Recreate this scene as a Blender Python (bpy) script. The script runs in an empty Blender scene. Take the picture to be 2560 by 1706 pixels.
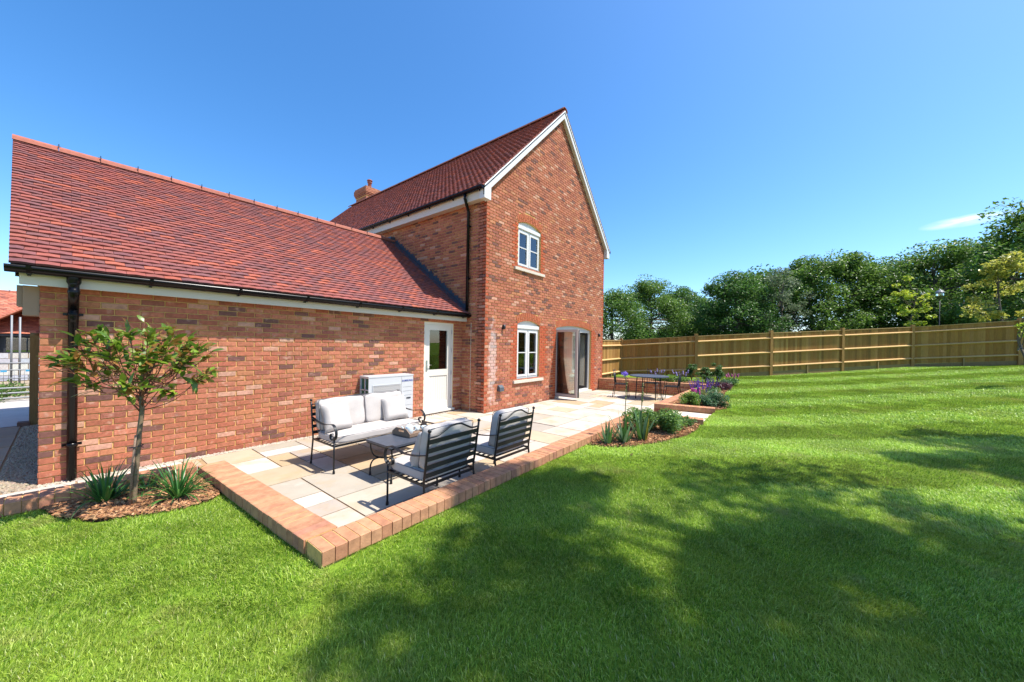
import bpy, math, random
import numpy as np
from mathutils import Vector, Matrix, Euler
R = math.radians
rnd = random.Random(7)
SC = bpy.context.scene
COL = SC.collection

# ------------------------------------------------------------------ camera, sky, sun, exposure
YAW, PITCH, ROLL, EYE = 38.3005, -0.246, -0.9766, 1.666
cd = bpy.data.cameras.new('camera'); cam = bpy.data.objects.new('camera', cd); COL.objects.link(cam)
cd.sensor_width = 36; cd.lens = 884.835/2560*36; cd.shift_y = 13.1/2560
cd.clip_start = 0.05; cd.clip_end = 2000
def cam_axes():
    a = R(YAW); F = Vector((math.cos(a), math.sin(a), 0)); Rt = Vector((math.sin(a), -math.cos(a), 0)); U = Vector((0, 0, 1))
    t = R(PITCH); F2 = F*math.cos(t)+U*math.sin(t); U2 = U*math.cos(t)-F*math.sin(t)
    r = R(ROLL); R3 = Rt*math.cos(r)-U2*math.sin(r); U3 = U2*math.cos(r)+Rt*math.sin(r)
    return R3, U3, F2
_r, _u, _f = cam_axes()
cam.matrix_world = Matrix(((_r.x, _u.x, -_f.x, 0), (_r.y, _u.y, -_f.y, 0), (_r.z, _u.z, -_f.z, EYE), (0, 0, 0, 1)))
SC.camera = cam

SUN_AWAY = Vector((0.25, -0.47, 1.0)).normalized()          # direction towards the sun
SUN_EL = math.asin(SUN_AWAY.z); SUN_AZ = math.atan2(SUN_AWAY.x, SUN_AWAY.y)
W = bpy.data.worlds.new('World'); SC.world = W; W.use_nodes = True
wn, wl = W.node_tree.nodes, W.node_tree.links
wn.clear()
wo = wn.new('ShaderNodeOutputWorld'); wb = wn.new('ShaderNodeBackground'); sky = wn.new('ShaderNodeTexSky')
sky.sky_type = 'NISHITA'; sky.sun_disc = False; sky.sun_elevation = SUN_EL; sky.sun_rotation = SUN_AZ
sky.air_density = 0.85; sky.dust_density = 0.9; sky.ozone_density = 3.0; sky.altitude = 50
wb.inputs['Strength'].default_value = 0.135
whs = wn.new('ShaderNodeHueSaturation'); whs.inputs['Hue'].default_value = .499; whs.inputs['Saturation'].default_value = 1.28; whs.inputs['Value'].default_value = 1.3
wl.new(sky.outputs[0], whs.inputs['Color'])
# one small wisp of cirrus low in the sky
def wmath(op, *a):
    n_ = wn.new('ShaderNodeMath'); n_.operation = op
    for i_, v_ in enumerate(a):
        if isinstance(v_, (int, float)): n_.inputs[i_].default_value = v_
        else: wl.new(v_, n_.inputs[i_])
    return n_.outputs[0]
def wdot(v, src):
    n_ = wn.new('ShaderNodeVectorMath'); n_.operation = 'DOT_PRODUCT'; wl.new(src, n_.inputs[0]); n_.inputs[1].default_value = v; return n_.outputs['Value']
wtc = wn.new('ShaderNodeTexCoord'); wdir = wtc.outputs['Generated']
_c0 = (_f+_r*((2415-1280)/884.8)-_u*((552-866)/884.8)).normalized(); _e1 = (_r*.985+_u*.17); _e1 = (_e1-_c0*_e1.dot(_c0)).normalized(); _e2 = _c0.cross(_e1)
wx, wy, wz = wdot(_e1, wdir), wdot(_e2, wdir), wdot(_c0, wdir)
wcm = wn.new('ShaderNodeCombineXYZ'); wl.new(wmath('MULTIPLY', wx, 14), wcm.inputs[0]); wl.new(wmath('MULTIPLY', wy, 60), wcm.inputs[1])
wnz = wn.new('ShaderNodeTexNoise'); wnz.inputs['Scale'].default_value = 1.6; wnz.inputs['Detail'].default_value = 6; wl.new(wcm.outputs[0], wnz.inputs['Vector'])
we = wmath('ADD', wmath('POWER', wmath('DIVIDE', wx, .055), 2), wmath('POWER', wmath('DIVIDE', wy, .0105), 2))
wmk = wmath('MAXIMUM', wmath('SUBTRACT', 1.0, wmath('SQRT', we)), 0.0)
wmk = wmath('MULTIPLY', wmath('MULTIPLY', wmk, wmath('MAXIMUM', wmath('SUBTRACT', wmath('MULTIPLY', wnz.outputs[0], 3.2), .9), 0.0)), wmath('GREATER_THAN', wz, 0.0))
wmx = wn.new('ShaderNodeMix'); wmx.data_type = 'RGBA'; wl.new(wmath('MINIMUM', wmk, .75), wmx.inputs['Factor']); wl.new(whs.outputs[0], wmx.inputs['A']); wmx.inputs['B'].default_value = (6.2,6.4,6.6,1)
wl.new(wmx.outputs['Result'], wb.inputs['Color']); wl.new(wb.outputs[0], wo.inputs[0])
sd = bpy.data.lights.new('sun', 'SUN'); sd.energy = 5.0; sd.angle = R(0.53); sd.color = (1.0, 0.95, 0.87)
sun = bpy.data.objects.new('sun', sd); COL.objects.link(sun)
sun.rotation_euler = SUN_AWAY.to_track_quat('Z', 'Y').to_euler(); sun.location = (6, -8, 25)
vs = SC.view_settings
SC.display_settings.display_device = 'sRGB'; vs.view_transform = 'Standard'; vs.look = 'None'; vs.gamma = 1; vs.exposure = 0.76
vs.use_curve_mapping = False
SC.cycles.max_bounces = 8; SC.cycles.diffuse_bounces = 3; SC.cycles.transparent_max_bounces = 8
SC.cycles.use_denoising = True

# ------------------------------------------------------------------ helpers
class MB:
    """collects geometry for one mesh"""
    def __init__(s): s.v = []; s.f = []; s.c = []; s.smooth = []
    def add(s, vs_, fs, col=None, smooth=False):
        o = len(s.v); s.v.extend([tuple(p) for p in vs_])
        for f in fs: s.f.append(tuple(i+o for i in f)); s.c.append(col); s.smooth.append(smooth)
    def box(s, a, b, col=None):
        x0, y0, z0 = a; x1, y1, z1 = b
        s.add([(x0,y0,z0),(x1,y0,z0),(x1,y1,z0),(x0,y1,z0),(x0,y0,z1),(x1,y0,z1),(x1,y1,z1),(x0,y1,z1)],
              [(0,3,2,1),(4,5,6,7),(0,1,5,4),(1,2,6,5),(2,3,7,6),(3,0,4,7)], col)
        return s
    def obox(s, o, ux, uy, uz, col=None):
        o, ux, uy, uz = Vector(o), Vector(ux), Vector(uy), Vector(uz)
        p = [o, o+ux, o+ux+uy, o+uy]; p += [q+uz for q in p]
        fs = [(0,3,2,1),(4,5,6,7),(0,1,5,4),(1,2,6,5),(2,3,7,6),(3,0,4,7)]
        if ux.cross(uy).dot(uz) < 0: fs = [f[::-1] for f in fs]
        s.add(p, fs, col); return s
    def bar(s, a, b, w, h, up=(0,0,1), col=None):
        """rectangular bar centred on a-b"""
        a, b = Vector(a), Vector(b); d = b-a; up = Vector(up)
        sx = d.cross(up)
        if sx.length < 1e-6: sx = d.cross(Vector((1,0,0)))
        sx.normalize(); uz = sx.cross(d).normalized()
        return s.obox(a-sx*w/2-uz*h/2, sx*w, d, uz*h, col)
    def tube(s, pts, rad, n=8, col=None, cap=True, smooth=True):
        pts = [Vector(p) for p in pts]; m = len(pts)
        rs = rad if hasattr(rad, '__len__') else [rad]*m
        t0 = (pts[1]-pts[0]).normalized(); ref = Vector((0,0,1)) if abs(t0.z) < .9 else Vector((1,0,0))
        nx = t0.cross(ref).normalized(); vs_ = []
        for i, p in enumerate(pts):
            t = (pts[min(i+1,m-1)]-pts[max(i-1,0)])
            t = t.normalized() if t.length > 1e-9 else t0
            nx = (nx-t*nx.dot(t)); nx = nx.normalized() if nx.length > 1e-6 else t.orthogonal().normalized()
            ny = t.cross(nx)
            for k in range(n):
                a = 2*math.pi*k/n; vs_.append(p+(nx*math.cos(a)+ny*math.sin(a))*rs[i])
        fs = [(i*n+k, i*n+(k+1)%n, (i+1)*n+(k+1)%n, (i+1)*n+k) for i in range(m-1) for k in range(n)]
        s.add(vs_, fs, col, smooth)
        if cap:
            o = len(s.v)-n*m
            s.f.append(tuple(range(o+n-1, o-1, -1))); s.c.append(col); s.smooth.append(False)
            s.f.append(tuple(range(o+(m-1)*n, o+m*n))); s.c.append(col); s.smooth.append(False)
        return s
    def strip(s, pts, side, w, th, col=None):
        """flat iron strip following pts, width along side"""
        pts = [Vector(p) for p in pts]; side = Vector(side).normalized(); m = len(pts); vs_ = []
        for i, p in enumerate(pts):
            t = (pts[min(i+1,m-1)]-pts[max(i-1,0)]).normalized(); nn = side.cross(t).normalized()
            for a, b in ((-1,-1),(1,-1),(1,1),(-1,1)): vs_.append(p+side*a*w/2+nn*b*th/2)
        fs = [(i*4+k, i*4+(k+1)%4, i*4+4+(k+1)%4, i*4+4+k) for i in range(m-1) for k in range(4)]
        fs += [(3,2,1,0), tuple(range(m*4-4, m*4))]
        s.add(vs_, fs, col, False); return s
    def lathe(s, prof, c=(0,0,0), n=20, col=None, smooth=True):
        vs_ = []; m = len(prof); c = Vector(c)
        for r, z in prof:
            for k in range(n):
                a = 2*math.pi*k/n; vs_.append(c+Vector((r*math.cos(a), r*math.sin(a), z)))
        fs = [(i*n+k, i*n+(k+1)%n, (i+1)*n+(k+1)%n, (i+1)*n+k) for i in range(m-1) for k in range(n)]
        s.add(vs_, fs, col, smooth); return s
    def ball(s, c, r, n=10, col=None):
        return s.lathe([(max(1e-4, r*math.sin(math.pi*i/6)), -r*math.cos(math.pi*i/6)) for i in range(7)], c, n, col)
    def mesh(s, name):
        me = bpy.data.meshes.new(name); me.from_pydata(s.v, [], s.f)
        if any(c is not None for c in s.c):
            at_ = me.color_attributes.new('col', 'FLOAT_COLOR', 'CORNER')
            ln = np.array([len(f) for f in s.f]); cc = np.array([(c if c is not None else (1,1,1))[:3] for c in s.c], dtype=np.float32)
            arr = np.ones((ln.sum(), 4), dtype=np.float32); arr[:, :3] = np.repeat(cc, ln, axis=0)
            at_.data.foreach_set('color', arr.ravel())
        if any(s.smooth): me.polygons.foreach_set('use_smooth', s.smooth)
        me.update(); return me
    def build(s, name, mat, parent=None, loc=(0,0,0), rotz=0):
        return ob(name, s.mesh(name), mat, parent, loc, rotz)

def ob(name, me, mat=None, parent=None, loc=(0,0,0), rotz=0):
    o = bpy.data.objects.new(name, me); COL.objects.link(o)
    if mat is not None and len(me.materials) == 0: me.materials.append(mat)
    o.location = loc; o.rotation_euler = (0, 0, rotz)
    if parent is not None: o.parent = parent
    return o
def empty(name, loc=(0,0,0), rotz=0):
    o = bpy.data.objects.new(name, None); COL.objects.link(o); o.location = loc; o.rotation_euler = (0,0,rotz)
    o.empty_display_size = .1; return o
def tag(o, label=None, cat=None, group=None, kind=None):
    if label: o['label'] = label
    if cat: o['category'] = cat
    if group: o['group'] = group
    if kind: o['kind'] = kind
    return o
def thing(name, label, cat, loc=(0,0,0), rotz=0, group=None):
    return tag(empty(name, loc, rotz), label, cat, group)
def copy_tree(o, parent=None):
    c = o.copy(); COL.objects.link(c)
    if parent is not None: c.parent = parent
    for ch in list(o.children): copy_tree(ch, c)
    return c
def lerp(a, b, t): return a+(b-a)*t
def jit(c, a=.12):
    k = 1+rnd.uniform(-a, a); return tuple(max(0, x*k*(1+rnd.uniform(-a*.3, a*.3))) for x in c[:3])
def bez(p, n=10):
    """Catmull-Rom through points"""
    p = [Vector(q) for q in p]; out = []
    for i in range(len(p)-1):
        a, b, c, d = p[max(i-1,0)], p[i], p[i+1], p[min(i+2,len(p)-1)]
        for k in range(n):
            t = k/n; out.append(.5*((2*b)+(c-a)*t+(2*a-5*b+4*c-d)*t*t+(3*b-a-3*c+d)*t**3))
    out.append(p[-1]); return out

# ------------------------------------------------------------------ materials
def material(name, col=(.8,.8,.8), src='const', rough=.6, noise=None, noise2=None, bump=None, metal=0, spec=.5, transl=0, coat=0, stretch=None, stain=None):
    m = bpy.data.materials.new(name); m.use_nodes = True
    n, l = m.node_tree.nodes, m.node_tree.links
    b = n['Principled BSDF']; out = n['Material Output']
    geo = n.new('ShaderNodeNewGeometry')
    vec = geo.outputs['Position']
    if stretch:
        mp = n.new('ShaderNodeMapping'); mp.inputs['Scale'].default_value = stretch; l.new(vec, mp.inputs['Vector']); vec = mp.outputs[0]
    if src == 'attr': a = n.new('ShaderNodeAttribute'); a.attribute_name = 'col'; c = a.outputs['Color']
    elif src == 'obj': a = n.new('ShaderNodeObjectInfo'); c = a.outputs['Color']
    else: a = n.new('ShaderNodeRGB'); a.outputs[0].default_value = (*col, 1); c = a.outputs[0]
    def ntex(sc, det=4):
        t = n.new('ShaderNodeTexNoise'); t.inputs['Scale'].default_value = sc; t.inputs['Detail'].default_value = det; t.inputs['Roughness'].default_value = .6
        l.new(vec, t.inputs['Vector']); return t
    if noise:                                           # brightness variation (scale, amount)
        t = ntex(noise[0]); mr = n.new('ShaderNodeMapRange')
        mr.inputs['From Min'].default_value = .3; mr.inputs['From Max'].default_value = .7
        mr.inputs['To Min'].default_value = 1-noise[1]; mr.inputs['To Max'].default_value = 1+noise[1]; l.new(t.outputs[0], mr.inputs[0])
        mx = n.new('ShaderNodeVectorMath'); mx.operation = 'SCALE'; l.new(c, mx.inputs[0]); l.new(mr.outputs[0], mx.inputs['Scale']); c = mx.outputs[0]
    for nz in (noise2 or []):                           # (scale, lo, hi, colour, strength): patches of another colour
        t = ntex(nz[0], 5); mr = n.new('ShaderNodeMapRange'); mr.inputs['From Min'].default_value = nz[1]; mr.inputs['From Max'].default_value = nz[2]
        mr.inputs['To Max'].default_value = nz[4]; l.new(t.outputs[0], mr.inputs[0])
        mx = n.new('ShaderNodeMix'); mx.data_type = 'RGBA'; l.new(mr.outputs[0], mx.inputs['Factor']); l.new(c, mx.inputs['A']); mx.inputs['B'].default_value = (*nz[3], 1); c = mx.outputs['Result']
    if stain:                                           # salts that bloomed in one place on the wall: (centre, radii, colour)
        sb = n.new('ShaderNodeVectorMath'); sb.operation = 'SUBTRACT'; l.new(geo.outputs['Position'], sb.inputs[0]); sb.inputs[1].default_value = stain[0]
        dv = n.new('ShaderNodeVectorMath'); dv.operation = 'DIVIDE'; l.new(sb.outputs[0], dv.inputs[0]); dv.inputs[1].default_value = stain[1]
        ln = n.new('ShaderNodeVectorMath'); ln.operation = 'LENGTH'; l.new(dv.outputs[0], ln.inputs[0])
        t = n.new('ShaderNodeTexNoise'); t.inputs['Scale'].default_value = 9; t.inputs['Detail'].default_value = 5; l.new(geo.outputs['Position'], t.inputs['Vector'])
        ad = n.new('ShaderNodeMath'); ad.operation = 'MULTIPLY_ADD'; l.new(t.outputs[0], ad.inputs[0]); ad.inputs[1].default_value = -2.2; l.new(ln.outputs['Value'], ad.inputs[2])
        mr = n.new('ShaderNodeMapRange'); mr.inputs['From Min'].default_value = -.05; mr.inputs['From Max'].default_value = -.55; mr.inputs['To Min'].default_value = 0; mr.inputs['To Max'].default_value = .36; l.new(ad.outputs[0], mr.inputs[0])
        mx = n.new('ShaderNodeMix'); mx.data_type = 'RGBA'; l.new(mr.outputs[0], mx.inputs['Factor']); l.new(c, mx.inputs['A']); mx.inputs['B'].default_value = (*stain[2], 1); c = mx.outputs['Result']
    l.new(c, b.inputs['Base Color']); b.inputs['Roughness'].default_value = rough; b.inputs['Metallic'].default_value = metal
    b.inputs['Specular IOR Level'].default_value = spec; b.inputs['Coat Weight'].default_value = coat
    if bump:
        t = ntex(bump[0], 6); bp = n.new('ShaderNodeBump'); bp.inputs['Strength'].default_value = bump[1]; bp.inputs['Distance'].default_value = bump[2] if len(bump) > 2 else .01
        l.new(t.outputs[0], bp.inputs['Height']); l.new(bp.outputs[0], b.inputs['Normal'])
    if transl:
        tr = n.new('ShaderNodeBsdfTranslucent'); l.new(c, tr.inputs['Color']); ms = n.new('ShaderNodeMixShader'); ms.inputs[0].default_value = transl
        l.new(b.outputs[0], ms.inputs[1]); l.new(tr.outputs[0], ms.inputs[2]); l.new(ms.outputs[0], out.inputs[0])
    return m
def glass_mat(name, tint=(.9,.95,.93)):
    m = bpy.data.materials.new(name); m.use_nodes = True; n, l = m.node_tree.nodes, m.node_tree.links
    n.remove(n['Principled BSDF']); out = n['Material Output']
    gl = n.new('ShaderNodeBsdfGlossy'); gl.inputs['Roughness'].default_value = .01; gl.inputs['Color'].default_value = (1,1,1,1)
    tr = n.new('ShaderNodeBsdfTransparent'); tr.inputs['Color'].default_value = (*tint, 1)
    fr = n.new('ShaderNodeFresnel'); fr.inputs['IOR'].default_value = 2.0
    ms = n.new('ShaderNodeMixShader'); l.new(fr.outputs[0], ms.inputs[0]); l.new(tr.outputs[0], ms.inputs[1]); l.new(gl.outputs[0], ms.inputs[2]); l.new(ms.outputs[0], out.inputs[0])
    return m

SALT = ((6.60, 5.8, 1.2), (.16, .25, 1.05), (.75,.68,.62))
BRK = dict(rough=.88, noise=(28,.22), noise2=[(.8,.5,.7,(.27,.085,.05),.30),(11,.58,.72,(.56,.36,.26),.55),(7,.62,.74,(.13,.06,.05),.6)], bump=(60,.5,.004), spec=.25)
m_brick = material('brick_field', src='attr', stain=SALT, **BRK)
m_brick_o = material('brick_single', src='obj', **BRK)
m_mortar = material('sandy_mortar', (.60,.37,.135), rough=.95, noise=(40,.15), bump=(120,.4,.003), spec=.1, stain=SALT)
m_edge = material('edging_brick', src='obj', rough=.85, noise=(14,.22), noise2=[(5,.60,.72,(.16,.085,.06),.55),(9,.6,.75,(.55,.32,.17),.5)], bump=(70,.5,.004), spec=.25, stretch=(1,1,1))
m_edge_a = material('edging_brick_field', src='attr', rough=.85, noise=(14,.22), noise2=[(5,.60,.72,(.16,.085,.06),.55)], bump=(70,.5,.004), spec=.25)
m_tile = material('clay_tile_field', src='attr', rough=.75, noise=(16,.16), noise2=[(1.2,.58,.75,(.17,.075,.06),.35)], bump=(90,.25,.003), spec=.2)
m_tile_o = material('clay_tile_single', src='obj', rough=.75, noise=(16,.16), noise2=[(1.2,.58,.75,(.17,.075,.06),.35)], bump=(90,.25,.003), spec=.2)
m_cream = material('cream_paint', (.62,.56,.46), rough=.45)
m_door = material('door_paint', (.68,.645,.56), rough=.4)
m_white = material('white_paint', (.62,.61,.58), rough=.4)
m_eaves_shade = material('shaded_eaves_paint', (.30,.20,.13), rough=.7)  # boards under the garage eaves: their shade is darkened into the colour
m_black = material('black_plastic', (.004,.004,.005), rough=.25, spec=.22)
m_lead = material('lead_flashing', (.06,.075,.10), rough=.5, metal=.3, noise=(6,.2))
m_slab = material('sandstone_slab', src='obj', rough=.8, noise=(3,.07), noise2=[(2.2,.52,.68,(.40,.265,.12),.5),(4.5,.58,.72,(.29,.225,.17),.45),(1.6,.60,.72,(.52,.46,.39),.6)], bump=(18,.35,.006), spec=.3)
m_joint = material('sand_joint', (.32,.21,.11), rough=.95, noise=(20,.2))
m_gravel = material('white_gravel', src='attr', rough=.85)
m_grass = material('grass_blade', src='attr', rough=.38, spec=.45, noise=(1.3,.32), noise2=[(.6,.50,.68,(.36,.37,.06),.5),(2.1,.58,.70,(.46,.39,.15),.5),(1.0,.6,.72,(.10,.22,.02),.5)], transl=.35)
m_lawn = material('lawn_soil', (.15,.24,.025), rough=.95, noise=(2.0,.3), noise2=[(40,.5,.7,(.03,.06,.01),.6)], bump=(60,.8,.02), spec=.05)
m_field = material('rough_field', (.06,.10,.025), rough=1, noise=(.5,.4), bump=(8,.7,.05), spec=.05)
m_ground = material('bare_ground', (.28,.23,.17), rough=1, noise=(.4,.25), bump=(10,.4,.03), spec=.05)
m_mulch = material('bark_mulch', src='attr', rough=.95, noise=(50,.25), spec=.1)
m_soil = material('bark_bed', (.16,.085,.045), rough=1, noise=(30,.4), bump=(60,.9,.02), spec=.05)
m_leaf = material('leaf', src='attr', rough=.42, spec=.4, noise=(2,.15), transl=.42)
m_leaf_o = material('leaf_single', src='obj', rough=.35, spec=.5, noise=(12,.12), transl=.28)
m_petal = material('petal', src='attr', rough=.6, spec=.2, transl=.3)
m_bark = material('bark', (.12,.095,.07), rough=.95, noise=(14,.35), bump=(30,.8,.02), stretch=(1,1,.25))
m_stem = material('young_bark', (.17,.12,.07), rough=.8, noise=(30,.3), bump=(60,.5,.004))
m_twig = material('red_twig', (.16,.055,.03), rough=.7)
m_timber = material('treated_timber', src='obj', rough=.85, noise=(9,.16), noise2=[(3.0,.6,.74,(.16,.09,.03),.45)], bump=(30,.4,.005), stretch=(6,6,.6), spec=.2)
m_iron = material('wrought_iron', (.022,.024,.026), rough=.38, metal=.55, spec=.5)
m_fabric = material('cushion_fabric', (.46,.42,.385), rough=.95, noise=(5,.05), bump=(9,.25,.02), spec=.1)
m_pipe = material('cushion_piping', (.14,.13,.14), rough=.9)
m_slate = material('table_slate', (.06,.07,.09), rough=.42, noise=(14,.12))
m_pot = material('glazed_ceramic', (.62,.72,.74), rough=.18, coat=.5)
m_wood = material('tray_wood', (.20,.13,.085), rough=.7, noise=(14,.35), stretch=(2,14,14), bump=(50,.3,.003))
m_hp = material('heat_pump_metal', (.50,.51,.51), rough=.35)
m_hpd = material('heat_pump_grille', (.34,.33,.32), rough=.6)
m_coil = material('heat_pump_coil', (.02,.10,.05), rough=.5)
m_logo = material('logo_blue', (.03,.06,.30), rough=.5)
m_chrome = material('brushed_steel', (.55,.56,.58), rough=.3, metal=1)
m_alu = material('taupe_aluminium', (.45,.38,.34), rough=.4)
m_dark = material('dark_seal', (.02,.022,.028), rough=.5)
m_room = material('room_plaster', (.80,.76,.70), rough=.9)
m_floor = material('room_floor', (.35,.30,.25), rough=.5)
m_stone = material('cast_stone_sill', (.56,.50,.40), rough=.8, noise=(20,.08))
m_glass = glass_mat('window_glass')
m_block = material('concrete_block', src='obj', rough=.95, noise=(20,.15), bump=(40,.5,.01))
m_galv = material('galvanised_steel', (.22,.23,.24), rough=.55, metal=.3)
m_road = material('block_road', (.46,.42,.39), rough=.95, noise=(3,.1), bump=(30,.4,.01))
m_pathd = material('path_slab', src='obj', rough=.85, noise=(4,.15), noise2=[(3,.55,.7,(.36,.27,.19),.5)], bump=(20,.4,.005))
m_blue = material('blue_plastic', (.05,.30,.50), rough=.5)

# ------------------------------------------------------------------ shared dimensions (metres, patio paving = 0)
X0, XI, XR, XM = -.17, 6.30, 13.10, 9.70           # garage corner, inner corner, far corner, ridge line
YG, YM, YF = 6.60, 5.82, 19.10                      # garage wall, gable wall, far end of the main roof
ZC = .30                                            # top of the low walls
def softp(x, k=1.2): return math.log1p(math.exp(max(-30, min(30, x*k))))/k
def sstep(x, a, b):
    t = max(0., min(1., (x-a)/(b-a))); return t*t*(3-2*t)
def lawn_z(x, y):
    z = .19+.045*softp(x-9.5)+.055*softp(-y)*sstep(x, 3, 14)
    return z+.012*math.sin(x*1.3+.4)*math.sin(y*1.1+1)

# ------------------------------------------------------------------ brick helpers
BRICKS = [((.39,.135,.075),30), ((.42,.155,.088),26), ((.35,.115,.066),20), ((.29,.10,.066),12), ((.165,.075,.06),8), ((.49,.26,.175),7), ((.43,.175,.085),7)]
_bw = [w for _, w in BRICKS]
def brick_col(): return jit(rnd.choices([c for c, _ in BRICKS], _bw)[0], .10)
def red_col(): return jit((.40,.085,.035), .10)
def edge_col(): return jit(rnd.choices([(.42,.205,.11),(.45,.225,.12),(.40,.185,.10),(.36,.165,.10)],[4,4,3,1])[0], .05)
def courses(u0, u1, z0, z1, allowed, pitch=.225, h=.075, joint=.010, off=0.):
    out = []; nz = int(round((z1-z0)/h))
    for i in range(nz):
        za, zb = z0+i*h, z0+(i+1)*h-joint
        if zb > z1: break
        u = u0-((i % 2)*.1125)-off
        while u < u1:
            a, b = max(u, u0), min(u+pitch-joint, u1)
            for (ia, ib) in allowed((za+zb)/2):
                aa, bb = max(a, ia), min(b, ib)
                if bb-aa > .028: out.append((aa, bb, za, zb, i))
            u += pitch
    return out
def slip(mb, O, U, N, u0, u1, z0, z1, d, col):
    O, U, N = Vector(O), Vector(U), Vector(N); e = .004; t = rnd.uniform(-.0015, .0015)
    def p(u, z, n): return O+U*u+Vector((0,0,z))+N*n
    j = [rnd.uniform(-.0015, .0015) for _ in range(8)]
    vs_ = [p(u0+j[0],z0+j[1],0), p(u1+j[2],z0+j[3],0), p(u1+j[4],z1+j[5],0), p(u0+j[6],z1+j[7],0),
           p(u0+e,z0+e,d+t), p(u1-e,z0+e,d+t), p(u1-e,z1-e,d+t), p(u0+e,z1-e,d+t)]
    fs = [(4,5,6,7),(0,1,5,4),(1,2,6,5),(2,3,7,6),(3,0,4,7)]
    if U.cross(Vector((0,0,1))).dot(N) < 0: fs = [f[::-1] for f in fs]
    mb.add(vs_, fs, col)
def unit_slip():
    e = .02; mb = MB()
    mb.add([(-.5,0,-.5),(.5,0,-.5),(.5,0,.5),(-.5,0,.5),(-.5+e,-1,-.44),(.5-e,-1,-.44),(.5-e,-1,.44),(-.5+e,-1,.44)],
           [(4,5,6,7),(0,1,5,4),(1,2,6,5),(2,3,7,6),(3,0,4,7)])
    return mb.mesh('brick')
ME_SLIP = unit_slip(); ME_SLIP.materials.append(m_brick_o)
def unit_block(name, mat, e=.03):
    """block with chamfered edges, 1 x 1 x 1, base at 0"""
    mb = MB(); q = []
    for z, k in ((0, e), (e, 0), (1-e, 0), (1, e)):
        q += [(-.5+k,-.5+k,z),(.5-k,-.5+k,z),(.5-k,.5-k,z),(-.5+k,.5-k,z)]
    fs = [(3,2,1,0),(12,13,14,15)]+[(i*4+k, i*4+(k+1)%4, i*4+4+(k+1)%4, i*4+4+k) for i in range(3) for k in range(4)]
    mb.add(q, fs); me = mb.mesh(name); me.materials.append(mat); return me
ME_EDGE = unit_block('coping_brick', m_edge, .03)
def put(name, me, parent, loc, scale, rotz=0, col=None):
    o = bpy.data.objects.new(name, me); COL.objects.link(o); o.parent = parent
    o.location = loc; o.scale = scale; o.rotation_euler = (0,0,rotz)
    if col is not None: o.color = (*col[:3], 1)
    return o

# ------------------------------------------------------------------ ground, lawn, patio base
mb = MB(); mb.add([(-400,-400,-.10),(600,-400,-.10),(600,600,-.10),(-400,600,-.10)], [(0,1,2,3)])
tag(mb.build('ground', m_ground), kind='structure')
mb = MB(); nx, ny = 30, 30
for j in range(ny+1):
    for i in range(nx+1):
        x = 15.6+i*4.; y = -70+j*5.
        mb.v.append((x, y, min(1.5, lawn_z(x, y))-.08))
for j in range(ny):
    for i in range(nx):
        a = j*(nx+1)+i; mb.f.append((a, a+1, a+nx+2, a+nx+1)); mb.c.append(None); mb.smooth.append(True)
tag(mb.build('field', m_field), kind='structure')

# fence line (post bases); the lawn stops there
FP = [(15.23,5.90), (15.94,3.05), (17.95,.67), (20.46,-1.68), (22.74,-4.09), (23.33,-7.05), (23.9,-10.0)]
FB = [.26, .42, .61, .80, 1.0, 1.24, 1.40]
def in_patio(x, y):
    if y > 2.46 and x > 1.12: return not (x > 13.3 and y < 5.9)
    if x <= 1.12 and y > 5.12: return True
    if 7.66 < x < 9.24 and y > 1.36: return True
    return False
def beyond_fence(x, y, m=0.):
    for k in range(len(FP)-1):
        (xa, ya), (xb, yb) = FP[k], FP[k+1]
        if yb <= y <= ya: return x > lerp(xa, xb, (ya-y)/(ya-yb))+m
    return x > 23.9+m if y < -10 else False
GX = np.concatenate([np.arange(-14,-2,1.), np.arange(-2,1.0,.25), [1.0,1.12], np.arange(1.3,7.6,.25), [7.66], np.arange(7.8,9.2,.2), [9.24], np.arange(9.4,24.6,.3)])
GY = np.concatenate([np.arange(-16,-8,1.), np.arange(-8,1.3,.3), [1.36], np.arange(1.5,2.4,.2), [2.46], np.arange(2.6,5.1,.25), [5.12,5.5,5.9]])
mb = MB(); nx = len(GX)
for y in GY:
    for x in GX: mb.v.append((x, y, lawn_z(x, y)))
for j in range(len(GY)-1):
    for i in range(nx-1):
        cx, cy = (GX[i]+GX[i+1])/2, (GY[j]+GY[j+1])/2
        if in_patio(cx, cy) or beyond_fence(cx, cy, .35): continue
        a = j*nx+i; mb.f.append((a, a+1, a+nx+1, a+nx)); mb.c.append(None); mb.smooth.append(True)
lawn = tag(mb.build('lawn', m_lawn), kind='structure')

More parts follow.
